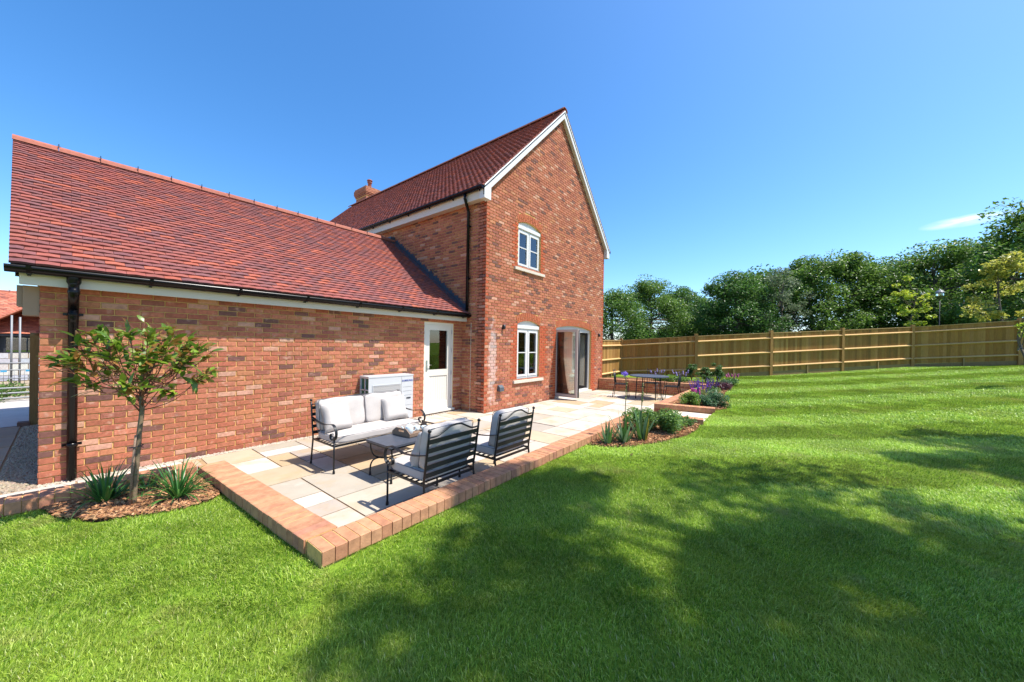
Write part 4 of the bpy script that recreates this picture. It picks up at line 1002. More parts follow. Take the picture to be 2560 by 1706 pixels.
def tree_meshes(seed, H, crown_r, crown_lo, nleaf, leaf, cols, trunk_r=.22, lean=.0, clumps=60, sparse=1.0, squash=1.0, cr=(.20,.36)):
    r_ = random.Random(seed); tb = MB(); cb = MB(); fork = H*r_.uniform(.26,.36)
    top = Vector((r_.uniform(-.3,.3)+lean, r_.uniform(-.3,.3), H*.86)); base = Vector((0,0,0))
    spine = bez([base, Vector((r_.uniform(-.15,.15), r_.uniform(-.15,.15), fork)), Vector((r_.uniform(-.4,.4)+lean*.5, r_.uniform(-.4,.4), H*.6)), top], 5)
    tb.tube(spine, [trunk_r*(1-.9*k/(len(spine)-1))+.015 for k in range(len(spine))], 8)
    cl = []
    for k in range(clumps):
        a = r_.uniform(0, 6.283); h = r_.uniform(0,1)**.8; prof = math.sin(math.pi*(.16+.80*h))**.6
        rad = crown_r*prof*r_.uniform(.35,1.08); z = crown_lo+(H-crown_lo)*h*r_.uniform(.92,1.04)*squash
        cl.append(Vector((rad*math.cos(a)+lean*h, rad*math.sin(a), z)))
    for k, c in enumerate(cl):
        j = min(len(spine)-1, max(3, int(len(spine)*(.25+.6*(c.z-crown_lo)/(H-crown_lo+.01))))); s_ = spine[j]
        if k % 2 == 0:
            m_ = s_.lerp(c,.5)+Vector((r_.uniform(-.2,.2), r_.uniform(-.2,.2), r_.uniform(-.5,.0))); tb.tube(bez([s_, m_, c],3), [max(.012, trunk_r*.30*(1-i/7)) for i in range(7)], 5)
        rc = crown_r*r_.uniform(*cr)
        leaf_quads(cb, c, rc, int(nleaf/clumps*r_.uniform(.5,1.5)*sparse), leaf, cols, .5, .68, r_)
    return tb.mesh('trunk'), cb.mesh('crown')
OAK = [(.10,.195,.03),(.13,.235,.036),(.07,.145,.026),(.18,.285,.048)]; DARKG = [(.06,.145,.03),(.08,.175,.036),(.115,.22,.042)]; GREYG = [(.15,.20,.10),(.12,.18,.08),(.17,.22,.12)]
YELL = [(.40,.48,.04),(.46,.50,.06),(.30,.42,.04)]; GOLD = [(.50,.46,.08),(.46,.45,.07),(.40,.42,.08)]
VAR = [tree_meshes(11, 8.6, 3.9, 1.0, 22000, .23, OAK, .24, clumps=90), tree_meshes(23, 8.0, 3.6, .8, 21000, .23, DARKG, .22, clumps=85), tree_meshes(35, 9.4, 3.7, 1.9, 20000, .23, OAK, .26, .3, clumps=74), tree_meshes(47, 8.8, 2.0, 2.2, 4200, .18, GREYG, .14, clumps=50), tree_meshes(59, 7.0, 4.0, .2, 22000, .23, DARKG+OAK, .2, clumps=95)]
def tree(name, label, loc, meshes, rz, sc, group=None, leafm=None):
    t = thing(name, label, 'tree', loc, rz, group); t.scale = (sc,sc,sc)
    ob('trunk', meshes[0], m_bark, t); ob('crown', meshes[1], leafm or m_leaf, t); return t
def at_px(u, v, D):                                      # a pixel of the photograph at a given depth
    return Vector((0,0,EYE))+(_f+_r*((u-1280)/884.835)-_u*((v-866.1)/884.835))*D
def far_tree(u, vtop, D, var, label, hmesh, rz, base=.6):
    p = at_px(u, vtop, D); sc = (p.z-base)/hmesh
    return tree('broadleaf_tree', label, (p.x, p.y, base), VAR[var], rz, sc, 'trees behind the fence')
far_tree(1535, 735, 27, 4, 'dark bushy tree half hidden by the house corner', 7.0, .3)
far_tree(1628, 712, 30, 0, 'broad rounded tree behind the fence section nearest the house', 8.6, 1.2)
far_tree(1700, 728, 35, 1, 'lower dark tree filling the gap beside the broad rounded tree', 8.0, 2.2)
far_tree(1775, 755, 37, 4, 'small dark tree at the dip in the tree line', 7.0, 4.1)
far_tree(1842, 692, 29, 1, 'dense dark green tree right of the dip in the tree line', 8.0, .9)
far_tree(1905, 692, 33, 4, 'bushy dark tree tucked behind the dense dark one', 7.0, 5.2)
far_tree(1958, 672, 27, 3, 'thin grey-green tree with see-through crown and visible branches', 8.8, 2.0)
far_tree(2035, 650, 30, 2, 'tall oak with dark trunk beside the thin grey-green tree', 9.4, .4)
far_tree(2130, 648, 31, 2, 'tall oak standing second from the thin grey-green tree', 9.4, 2.6)
far_tree(2215, 668, 34, 0, 'oak with dark crown behind the slender yellow-green tree', 8.6, 3.3)
far_tree(2335, 632, 28, 0, 'tall leafy tree rising behind the street lamp', 8.6, 5.0)
far_tree(2420, 668, 32, 1, 'dark tree between the street lamp and the golden tree', 8.0, 1.0)
far_tree(2600, 520, 22, 2, 'tallest dark tree leaning in behind the golden tree', 9.4, 4.4)
far_tree(2485, 620, 30, 0, 'tall leafy tree behind the golden tree', 8.6, 2.9)
for u_, D_, v_, lb in ((1600,33,815,'low dark thicket bush behind the fence nearest the house'),(1760,34,800,'low dark thicket bush below the dip in the tree line'),(2300,27,790,'low dark undergrowth bush under the street lamp'),(2440,26,790,'low dark undergrowth bush under the golden tree')):
    far_tree(u_, v_, D_, 4, lb, 7.0, u_*.01)
ym = tree_meshes(71, 5.0, .8, .9, 1500, .16, YELL, .05, clumps=36)
p = at_px(2275,690,20); tree('young_tree', 'slender young tree with bright yellow-green leaves behind the fence', (p.x,p.y,.7), ym, 0, (p.z-.7)/5.0)
gm_ = tree_meshes(83, 5.2, 1.05, 1.4, 2400, .17, GOLD, .06, clumps=44)
p = at_px(2505,648,18); tree('golden_tree', 'young tree with golden yellow foliage behind the fence', (p.x,p.y,.8), gm_, 1.0, (p.z-.8)/5.2)
p = at_px(2570,830,9.5); sm_ = tree_meshes(91, 2.3, .42, .9, 260, .10, YELL, .025, clumps=16)
tree('young_tree', 'small young tree with yellow-green leaves in front of the fence end post', (p.x+.1,p.y-.15,lawn_z(p.x,p.y)), sm_, 0, 1.0)
# tall trees that stand on the lawn side behind the photographer and shade the grass
BIGL = tree_meshes(101, 13.6, 2.85, 9.4, 11500, .20, OAK, .30, clumps=54, cr=(.14,.27))
t_ = tree('oak_tree', 'tall oak on the lawn whose crown throws the dappled shade', (5.30,-5.62,.4), BIGL, .0, 1.0, 'tall oaks beside the lawn')
BIG2 = tree_meshes(103, 13.2, 2.3, 9.2, 9500, .20, OAK, .28, clumps=46, cr=(.15,.29))
tree('oak_tree', 'tall oak on the lawn shading the grass towards the fence', (10.4,-9.0,.6), BIG2, 1.0, 1.0, 'tall oaks beside the lawn')

# street lamp beyond the fence
p = at_px(2350,728,22); sl = thing('street_lamp', 'street lamp with grey hooded lantern rising above the fence', 'street lamp', (p.x,p.y,.7)); hz = p.z-.7
mb = MB(); mb.tube([(0,0,0),(0,0,.9),(0,0,hz-.5)], [.05,.03,.018], 10); mb.build('lamp_post', m_dark, sl)
mb = MB(); mb.lathe([(.06,hz-.5),(.17,hz-.28),(.17,hz-.12)], n=6, smooth=False); mb.build('lantern_glass', m_glass, sl)
mb = MB(); mb.lathe([(.21,hz-.12),(.21,hz-.09),(.12,hz+.04),(.05,hz+.07),(.001,hz+.14)], n=12, smooth=False); mb.build('lantern_hood', m_galv, sl)

# ------------------------------------------------------------------ planting beds
def bed(name, poly, label, n, zoff=.012):
    c = Vector((sum(p[0] for p in poly)/len(poly), sum(p[1] for p in poly)/len(poly), 0)); mb = MB()
    v = [(p[0], p[1], lawn_z(*p)+.006) for p in poly]+[(c.x, c.y, lawn_z(c.x,c.y)+.03)]
    mb.add(v, [(k, (k+1)%len(poly), len(poly)) for k in range(len(poly))])
    b = tag(mb.build(name, m_soil), label, 'flower bed', kind='structure')
    def inside(x, y):
        r_ = False; j = len(poly)-1
        for i in range(len(poly)):
            xi, yi = poly[i]; xj, yj = poly[j]
            if ((yi > y) != (yj > y)) and x < (xj-xi)*(y-yi)/(yj-yi)+xi: r_ = not r_
            j = i
        return r_
    xs, ys = [p[0] for p in poly], [p[1] for p in poly]; chips = MB(); made = 0
    while made < n:
        x, y = rnd.uniform(min(xs)-.02, max(xs)+.02), rnd.uniform(min(ys)-.02, max(ys)+.02)
        if not inside(x, y): continue
        made += 1; z = lawn_z(x, y)+.018+rnd.uniform(0,.014); L_ = rnd.uniform(.014,.045); w_ = L_*rnd.uniform(.3,.6); a = rnd.uniform(0,6.28); tl = rnd.uniform(-.5,.5)
        d = Vector((math.cos(a)*math.cos(tl), math.sin(a)*math.cos(tl), math.sin(tl))); s_ = Vector((-math.sin(a), math.cos(a), rnd.uniform(-.4,.4)))
        col = jit(rnd.choice([(.34,.17,.08),(.26,.12,.055),(.42,.24,.12),(.16,.08,.045)]), .2)
        chips.obox(Vector((x,y,z))-d*L_/2-s_*w_/2, d*L_, s_*w_, d.cross(s_).normalized()*.005, col)
    q = chips.build('bark_chips', m_mulch, b); tag(q, kind='stuff'); return inside
in1 = bed('bark_bed', [(-.10,5.0),(-.06,4.80),(0,4.60),(.165,4.35),(.40,4.20),(.67,4.12),(.86,4.16),(.96,4.30),(.93,4.99)], 'bark mulched bed round the young tree beside the low wall', 3800)
in2 = bed('bark_bed', [(4.86,2.37),(4.90,2.12),(5.2,1.80),(5.8,1.52),(6.5,1.34),(7.1,1.30),(7.58,1.36),(7.36,2.37)], 'bark mulched bed with irises and green bushes beside the step', 4200)
in3 = bed('bark_bed', [(9.34,2.37),(9.34,1.36),(9.7,1.18),(10.3,1.20),(11.2,1.45),(12.4,1.55),(13.6,1.50),(14.4,1.75),(14.2,2.6),(13.34,2.30)], 'bark mulched bed with round bushes and purple flower spikes', 4200)
mb = MB(); mb.add([(12.98,5.85,.40),(13.52,2.25,.40),(15.9,3.0,.44),(15.2,5.85,.40)],[(0,1,2,3)]); tag(mb.build('raised_bed_soil', m_soil), 'dark soil filling the raised bed before the fence corner', 'flower bed', kind='structure')

def leaf_mesh(L_, w_, curl=.12):
    mb = MB(); pr = [(0,.04),(.15,.55),(.4,1),(.65,.9),(.85,.5),(1,.02)]; v = []
    for t, k in pr:
        z = -curl*L_*t*t; v += [(t*L_, -w_*k/2, z+.10*w_*k), (t*L_, 0, z), (t*L_, w_*k/2, z+.10*w_*k)]
    mb.add(v, [(i*3+j, i*3+3+j, i*3+4+j, i*3+1+j) for i in range(5) for j in range(2)], None, True); me = mb.mesh('leaf'); me.materials.append(m_leaf_o); return me
# young standard tree in the left bed
yt = thing('young_tree', 'young clipped tree with glossy green leaves before the garage wall', 'tree', (.388,4.51,.20))
LM = [leaf_mesh(.115,.046,.15), leaf_mesh(.10,.042,.3), leaf_mesh(.13,.050,.05)]
mb = MB(); mb.tube(bez([(0,0,0),(.012,0,.3),(.03,.0,.62),(.045,0,.82),(.04,0,1.0),(.05,.01,1.2)],4), [.021]*8+[.018]*6+[.014]*4+[.009]*3, 9); mb.build('trunk', m_stem, yt)
cb = MB(); tips = []; ry = random.Random(5)
for k in range(46):
    a = k*2.39996+ry.uniform(-.2,.2); el = math.asin(min(1, .05+.95*((k+.5)/46)**.9)); rr_ = ry.uniform(.80,1.06)
    if k < 9: el = ry.uniform(-.35,.05)
    e = Vector((.04+.49*rr_*math.cos(el)*math.cos(a), .46*rr_*math.cos(el)*math.sin(a), 1.16+.40*rr_*math.sin(el)))
    s_ = Vector((.04, 0, ry.uniform(.80,1.12))); m_ = s_.lerp(e,.55)+Vector((0,0,-.05-.05*ry.random())); pts = bez([s_, m_, e],4)
    cb.tube(pts, [(.0075 if k % 3 == 0 else .0048)*(1-.7*i/(len(pts)-1)) for i in range(len(pts))], 5)
    for j in range(3):
        b0 = pts[ry.randint(4, len(pts)-2)]; b1 = b0+((e-s_).normalized()+Vector((ry.gauss(0,.5), ry.gauss(0,.5), ry.gauss(.2,.35)))).normalized()*ry.uniform(.08,.17); cb.tube([b0, b1], [.0028,.0016], 4); tips.append((b0, b1))
    tips.append((pts[-3], e)); tips.append((pts[-3], e))
crown = cb.build('crown', m_twig, yt)
extra = MB(); LG = [(v.co[:]) for v in LM[0].vertices]; LP = [tuple(p.vertices) for p in LM[0].polygons]
for made in range(980):
    b0, b1 = tips[made % len(tips)] if made < 400 else ry.choice(tips); p0 = b0.lerp(b1, ry.uniform(.45,1.05))
    out_ = (p0-Vector((.04,0,1.05))).normalized(); d = out_*.55+Vector((ry.gauss(0,.55), ry.gauss(0,.55), ry.gauss(.05,.35)))
    d.normalize(); side = d.cross(Vector((ry.gauss(0,.35),ry.gauss(0,.35),1))).normalized(); up = side.cross(d); s_ = ry.uniform(.6,1.0)
    M_ = Matrix.Translation(p0) @ Matrix((d, side, up)).transposed().to_4x4() @ Matrix.Scale(s_, 4)
    c_ = ry.choice([(.13,.22,.02),(.17,.26,.025),(.085,.165,.02),(.22,.27,.03),(.26,.13,.03)]); k = ry.uniform(.8,1.2); c_ = (c_[0]*k, c_[1]*k, c_[2]*k)
    if made < 300:
        q = bpy.data.objects.new('leaf', ry.choice(LM)); COL.objects.link(q); q.parent = crown; q.matrix_basis = M_; q.color = (*c_, 1)
    else: extra.add([M_ @ Vector(v) for v in LG], LP, c_, True)
tag(extra.build('leaves', m_leaf, crown), kind='stuff')
mb = MB(); mb.tube([(-.022,-.022,-.05),(-.012,-.024,.3),(.008,-.024,.62)], .010, 6); mb.build('stake', m_wood, yt)
mb = MB(); mb.tube([(.045*math.cos(a)+.012, .03*math.sin(a)-.01, .50+.004*a) for a in [i*.7 for i in range(11)]], .004, 5); mb.build('tie', m_dark, yt)

def strap_leaf(rr, L_, w_, az, el, droop, twist=0.):
    """arching strap leaf as one mesh from the origin"""
    mb = MB(); n = 8; p = Vector((0,0,0)); d = Vector((math.cos(az)*math.cos(el), math.sin(az)*math.cos(el), math.sin(el))); v = []
    side0 = Vector((-math.sin(az), math.cos(az), 0))
    for i in range(n+1):
        t = i/n; w = w_*min(1, .55+t*2.2)*max(.03, (1-t**2.6)); side = (side0*math.cos(twist*t)+Vector((0,0,1))*math.sin(twist*t)).normalized(); nn = side.cross(d)
        v += [p-side*w/2+nn*w*.12, p, p+side*w/2+nn*w*.12]
        p = p+d*(L_/n); d = (d+Vector((0,0,-droop*(.3+t)*1.6/n))).normalized()
    mb.add(v, [(i*3+j, i*3+3+j, i*3+4+j, i*3+1+j) for i in range(n) for j in range(2)], None, True); return mb.mesh('leaf')
def strap_plant(name, label, loc, n, L_, w_, cols, el, droop, seed, group=None, spread=.05):
    t = thing(name, label, 'plant', loc, 0, group); rr = random.Random(seed)
    for k in range(n):
        az = rr.uniform(0, 6.283); me = strap_leaf(rr, L_*rr.uniform(.55,1.1), w_*rr.uniform(.7,1.15), az, rr.uniform(*el), droop*rr.uniform(.5,1.5), rr.uniform(-.6,.6))
        o = ob('leaf', me, m_leaf_o, t); o.location = (math.cos(az)*spread*rr.random(), math.sin(az)*spread*rr.random(), -.01); c = rr.choice(cols); kk = rr.uniform(.8,1.2); o.color = (c[0]*kk, c[1]*kk, c[2]*kk, 1)
    return t
SG = [(.05,.17,.03),(.075,.21,.04),(.04,.13,.028)]; IG = [(.13,.23,.11),(.09,.20,.05),(.07,.17,.035),(.16,.26,.14)]
strap_plant('strap_leaf_plant', 'clump of arching dark green strap leaves, tree side nearest the downpipe', (.24,4.78,.21), 70, .40, .020, SG, (.55,1.5), 1.1, 3, 'strap leaf clumps')
strap_plant('strap_leaf_plant', 'fuller clump of strap leaves between the tree and the patio wall', (.66,4.42,.21), 95, .40, .017, SG, (.45,1.5), 1.2, 4, 'strap leaf clumps')
strap_plant('strap_leaf_plant', 'low clump of strap leaves right at the foot of the kerb wall', (.50,4.86,.21), 40, .28, .016, SG, (.3,1.3), 1.2, 5, 'strap leaf clumps')
irs = [strap_plant('iris_plant', 'grey-green iris fan of the clump nearest the armchairs', (5.06,2.14,.20), 14, .42, .044, IG, (1.0,1.5), .25, 6, 'iris clumps'),
       strap_plant('iris_plant', 'iris clump with tall purple globe flower and seed stems', (5.30,1.98,.20), 24, .50, .046, IG, (.85,1.5), .3, 7, 'iris clumps', .07),
       strap_plant('iris_plant', 'broad-bladed iris clump next to the bushes, one leaf yellowing', (5.62,1.82,.20), 22, .50, .050, IG, (.95,1.5), .25, 8, 'iris clumps', .07)]
irs[2].children[3].color = (.36,.27,.03,1)
def flower_stem(parent, pts, head, col, r_=.05, n=90):
    mb = MB(); mb.tube(bez(pts,5), .0055, 6); q = mb.build('flower_stem', m_stem2, parent)
    if head:
        mb = MB(); c = Vector(pts[-1])
        for _ in range(n):
            d = Vector((rnd.gauss(0,1), rnd.gauss(0,1), rnd.gauss(0,1))).normalized(); d.z *= .75; p_ = c+d*r_*rnd.uniform(.55,1); s_ = d.orthogonal().normalized()*.011; b_ = d.cross(s_)
            mb.add([p_-s_, p_-b_, p_+s_+d*.006, p_+b_], [(0,1,2,3)], jit(col,.2))
        mb.build('flower_head', m_petal, q)
m_stem2 = material('green_stem', (.07,.11,.03), rough=.6)
flower_stem(irs[1], [(0,0,0),(.02,0,.45),(.06,.0,.8),(.03,.02,1.05)], True, (.25,.17,.62), .055)
def seed_stem(parent, pts):
    flower_stem(parent, pts, False, None); mb = MB(); a, b = Vector(pts[-2]), Vector(pts[-1])
    for k in range(7):
        p_ = a.lerp(b, .25+.12*k)+Vector((rnd.uniform(-.015,.015), rnd.uniform(-.015,.015), 0)); mb.ball(p_, .011, 6, jit((.34,.30,.12),.2))
    mb.build('seed_head', m_petal, parent)
seed_stem(irs[1], [(.02,0,0),(.03,.0,.35),(.035,.0,.6),(.07,.0,.92)]); seed_stem(irs[2], [(0,0,0),(.0,.0,.35),(-.03,.0,.62),(.02,.0,.90)]); seed_stem(irs[2], [(.01,.02,0),(.03,.03,.3),(.08,.03,.55),(.10,.03,.74)])

def bush(name, label, loc, r, h, cols, leaf, n, cat='bush', group=None, mat=None, lumps=16, hollow=.55):
    t = thing(name, label, cat, loc, rnd.uniform(0,6), group); mb = MB(); rr = random.Random(int(loc[0]*977+loc[1]*131))
    for k in range(lumps):
        a = rr.uniform(0,6.283); q = rr.uniform(.15,.85); z = h*rr.uniform(.22,.78)*(1-.35*q*q); leaf_quads(mb, (r*q*math.cos(a), r*q*math.sin(a), z), r*.36, n//lumps, leaf, cols, .5, .75, rr)
    mb.build('foliage', mat or m_leaf, t); st_ = MB()
    for k in range(7):
        a = k*.9; st_.tube([(0,0,-.03),(r*.2*math.cos(a),r*.2*math.sin(a),h*.3),(r*.45*math.cos(a),r*.45*math.sin(a),h*.6)], [.008,.006,.003], 5)
    st_.build('stems', m_twig, t); return t
BG = [(.15,.27,.05),(.11,.21,.045),(.22,.35,.065),(.13,.24,.07)]
bush('green_bush', 'spreading green bush in the bed beside the step', (6.55,1.66,.2), .40, .46, BG, .045, 3600, group='green bushes')
bush('green_bush', 'green bush behind the irises against the low wall', (6.35,2.10,.2), .34, .42, BG, .045, 2800, group='green bushes')
bush('green_bush', 'small round light green bush inside the corner past the step', (9.62,1.98,.2), .33, .40, [(.15,.27,.04),(.11,.21,.04),(.20,.32,.05)], .045, 2600, group='green bushes')
bush('green_bush', 'round blue-green bush beside the lawn past the step', (10.0,1.52,.2), .38, .46, [(.09,.19,.08),(.07,.155,.065),(.14,.25,.13)], .045, 3200, group='green bushes')
bush('low_plant', 'small bright green plant at the end of the wall by the step', (7.25,1.50,.2), .17, .20, [(.09,.20,.03),(.07,.16,.03)], .04, 420, 'plant')
bush('low_plant', 'small bright green plant below the blue-green bush', (9.95,1.24,.2), .16, .16, [(.07,.15,.03),(.05,.12,.03)], .04, 420, 'plant')
def spikes(name, label, loc, n, r, h, col, leafc, cat='flowers', spike=.18, wd=.013, leafn=500):
    t = thing(name, label, cat, loc); rr = random.Random(int(loc[0]*313+loc[1]*71)); lf = MB(); leaf_quads(lf, (0,0,h*.22), r*.95, leafn, .045, leafc, .4, h*.22/r, rr); lf.build('foliage', m_leaf, t)
    for k in range(n):
        a = rr.uniform(0,6.283); q = r*math.sqrt(rr.random()); b = Vector((q*.6*math.cos(a), q*.6*math.sin(a), 0)); hh = h*rr.uniform(.72,1.05); e = Vector((q*1.15*math.cos(a), q*1.15*math.sin(a), hh))
        mb = MB(); mb.tube([b, b.lerp(e,.5), e], .0025, 4, col=(.07,.10,.03)); s0 = 1-spike/hh
        for j in range(26):
            tt = rr.uniform(s0, 1.0); p_ = b.lerp(e, tt); d = Vector((rr.gauss(0,1), rr.gauss(0,1), .3)).normalized(); s_ = d.orthogonal().normalized(); w_ = wd*(1.15-.5*(tt-s0)/(1-s0))
            mb.add([p_-s_*w_*.5, p_+d*w_-s_*w_*.3, p_+d*w_+s_*w_*.3, p_+s_*w_*.5], [(0,1,2,3)], jit(col,.25))
        mb.build('flower_spike', m_petal, t)
    return t
spikes('salvia', 'clump of deep purple flower spikes at the end of the raised bed wall', (11.35,2.02,.24), 40, .30, .56, (.12,.035,.36), BG, spike=.26, wd=.02)
spikes('salvia', 'darker purple flower spikes beside the dark-leaved plant', (12.35,1.85,.28), 18, .22, .50, (.075,.03,.24), BG, spike=.22, wd=.02)
spikes('pink_flowers', 'bright pink flowers behind the small round bush', (10.6,1.98,.24), 9, .16, .34, (.62,.10,.38), BG, spike=.10, wd=.026, leafn=260)
spikes('blue_flowers', 'tall pale violet-blue flowers in the raised bed by the bistro chairs', (13.75,3.85,.42), 6, .30, .46, (.38,.33,.62), [(.14,.26,.04),(.10,.20,.04)], spike=.12, wd=.03, leafn=900)
spikes('blue_flowers', 'pale violet-blue flowers in the raised bed beside the leafy shrubs', (13.85,3.10,.42), 7, .32, .46, (.38,.33,.62), [(.14,.26,.04),(.10,.20,.04)], spike=.12, wd=.03, leafn=900)
bush('low_plant', 'bright lime green mound of leaves along the raised bed wall', (13.70,3.45,.42), .38, .26, [(.15,.28,.04),(.19,.31,.05)], .06, 1400, 'plant')
for k, (x, y, h_, lb) in enumerate(((14.75,2.95,.85,'leafy light green shrub in front of the fence post'),(14.55,2.45,.72,'leafy light green shrub between two others by the fence'),(14.75,2.10,.98,'tallest leafy shrub of the row by the fence'))):
    bush('leafy_shrub', lb, (x,y,.42), .24, h_, [(.075,.16,.035),(.10,.20,.05),(.06,.13,.04)], .06, 1300, 'shrub', 'leafy shrubs by the fence')
bush('dark_leaved_plant', 'low plant with purple-brown leaves at the lawn edge', (12.95,1.72,.34), .36, .24, [(.10,.03,.045),(.075,.025,.04),(.14,.05,.06)], .06, 1100, 'plant')
bush('low_plant', 'green plant with pink blooms at the far end of the border', (14.15,1.62,.40), .28, .30, [(.07,.16,.04),(.10,.20,.06)], .05, 900, 'plant')
spikes('pink_flowers', 'dusky pink flower spikes at the far end of the border', (14.25,1.60,.42), 9, .22, .42, (.50,.13,.30), BG, spike=.10, wd=.03, leafn=200)
bush('low_plant', 'grey-green low plant beside the dark-leaved one', (13.8,1.75,.40), .22, .26, [(.12,.18,.11),(.09,.15,.08)], .05, 600, 'plant')

# ------------------------------------------------------------------ neighbouring plot seen past the garage corner
mb = MB(); mb.add([(-14,11.4,-.02),(-.2,11.4,-.02),(14,15.3,-.02),(14,17,-.02),(-14,15.6,-.02)],[(0,1,2,3,4)]); tag(mb.build('road', m_road), kind='structure')
gp_ = thing('gate_post', 'rounded timber gate post behind the garage corner', 'post', (-.345,11.25,0)); mb = MB(); mb.box((-.05,-.06,-.05),(.05,.06,1.68)); mb.tube([(-.05,0,1.68),(.05,0,1.68)], .06, 14); o = mb.build('post', m_timber, gp_); o.color = (.20,.13,.05,1)
o = put('plinth', ME_EDGE, gp_, (-.11,.0,-.03), (.14,.2,.10), 0, (.16,.09,.07))
nb = thing('neighbour_building', 'half-built building with red tiled roof and scaffolding past the garage corner', 'building', (-3,24,0))
mb = MB(); mb.box((-6,0,-.1),(5,3.9,.97)); mb.build('wall', m_mortar, nb)
ME_BLK = unit_block('block', m_block, .02)
for j in range(5):
    for i in range(14):
        put('block', ME_BLK, nb, (-2.6+i*.45+(j%2)*.22, -.005, -.08+j*.22), (.43,.06,.205), 0, jit(rnd.choice([(.46,.47,.48),(.52,.50,.46),(.40,.43,.47)]),.1))
mb = MB(); mb.box((-6,.05,.97),(5,3.9,1.72)); mb.build('clad_wall', m_dark, nb)
for i in range(5):
    w_ = MB(); frame(w_, -2.2+i*1.25, -1.05+i*1.25, 1.0, 1.66, -.02, .05, .06); f_ = w_.build('window', m_dark, nb); w_ = MB(); w_.box((-2.15+i*1.25,.01,1.05),(-1.1+i*1.25,.02,1.61)); w_.build('pane', m_glass, f_)
mb = MB(); mb.box((-6.2,-.2,1.68),(5.2,-.17,1.78)); mb.build('fascia', m_dark, nb)
mb = MB(); slab_roof(mb, [(-6.2,-.25,1.74),(5.2,-.25,1.74),(5.2,2.15,3.54),(-6.2,2.15,3.54)]); slab_roof(mb, [(-6.2,2.15,3.54),(5.2,2.15,3.54),(5.2,4.2,1.74),(-6.2,4.2,1.74)]); rf = mb.build('roof', m_dark, nb)
S_ = Vector((0,2.4,1.8)).normalized(); N_ = Vector((0,-1.8,2.4)).normalized()
TILEC = [((.46,.16,.10),30), ((.40,.14,.09),20), ((.52,.20,.13),12), ((.30,.11,.08),8)]
tile_slope(rf, (-6.2,-.27,1.755), (1,0,0), S_, N_, 11.4, 3.0)
ridge(rf, (-6.2,2.15,3.58), (5.2,2.15,3.58), .1)
# small cross gable roof in front
gz = MB(); slab_roof(gz, [(.9,-.6,1.9),(2.1,-.6,2.85),(2.1,1.3,2.85),(.9,.2,1.9)], .05); slab_roof(gz, [(2.1,-.6,2.85),(3.3,-.6,1.9),(3.3,.2,1.9),(2.1,1.3,2.85)], .05); o = gz.build('porch_roof', m_tile_o, nb); o.color = (.46,.16,.10,1)
sc_ = thing('scaffold', 'grey scaffold poles with rails before the half-built building', 'scaffold', (-1.0,20,0))
for (x_, h_) in ((-.06,2.35),(.10,2.30),(-1.6,2.4),(1.6,2.4)):
    mb = MB(); mb.tube([(x_,0,-.05),(x_,0,h_)], .024, 8); mb.build('standard', m_galv, sc_)
for z_ in (.28,.55,.78): mb = MB(); mb.tube([(-3,-.03,z_),(3,-.03,z_+.02)], .02, 7); mb.build('ledger', m_galv, sc_)
mb = MB()
for k in range(30): mb.tube([(-1.5+k*.1,-.05,.02),(-1.5+k*.1,-.05,.55)], .006, 4)
mb.build('mesh_panel', m_galv, sc_)
for x_ in (-.2,.28,.62): mb = MB(); mb.box((x_-.06,-.06,.50),(x_+.06,-.02,.56)); mb.build('clamp', m_blue, sc_)
for k in range(3):
    pl = MB(); pl.box((-2.4+k*.2,-.12+k*.26,0),(2.2+k*.1,.10+k*.26,.04)); o = pl.build('scaffold_plank', m_timber, None, (-1.0,18.2,.02+k*.05)); o.color = (.42,.33,.22,1); tag(o, ('lowest','middle','topmost')[k]+' scaffold plank lying in the stack behind the hedge', 'plank', 'scaffold planks on the ground')
bush('hedge_plant', 'leafy green hedge plants across the road past the garage corner', (-1.1,16.3,-.05), .8, .52, [(.12,.22,.04),(.16,.28,.06),(.08,.16,.03)], .07, 2600, 'hedge', lumps=26)
bush('hedge_plant', 'leafy green hedge at the frame edge across the road', (-2.3,16.0,-.05), .8, .55, [(.12,.22,.04),(.16,.28,.06),(.08,.16,.03)], .07, 2600, 'hedge', lumps=26)
for k in range(3): mb = MB(); mb.tube([(-2.5,-.0,.06+k*.13),(2.5,.0,.08+k*.13)], .022, 7); o = mb.build('barrier_rail', m_galv, None, (-1.2,15.75,.0)); tag(o, ('lowest','middle','topmost')[k]+' galvanised pipe rail in front of the hedge across the road', 'rail', 'pipe rails across the road')

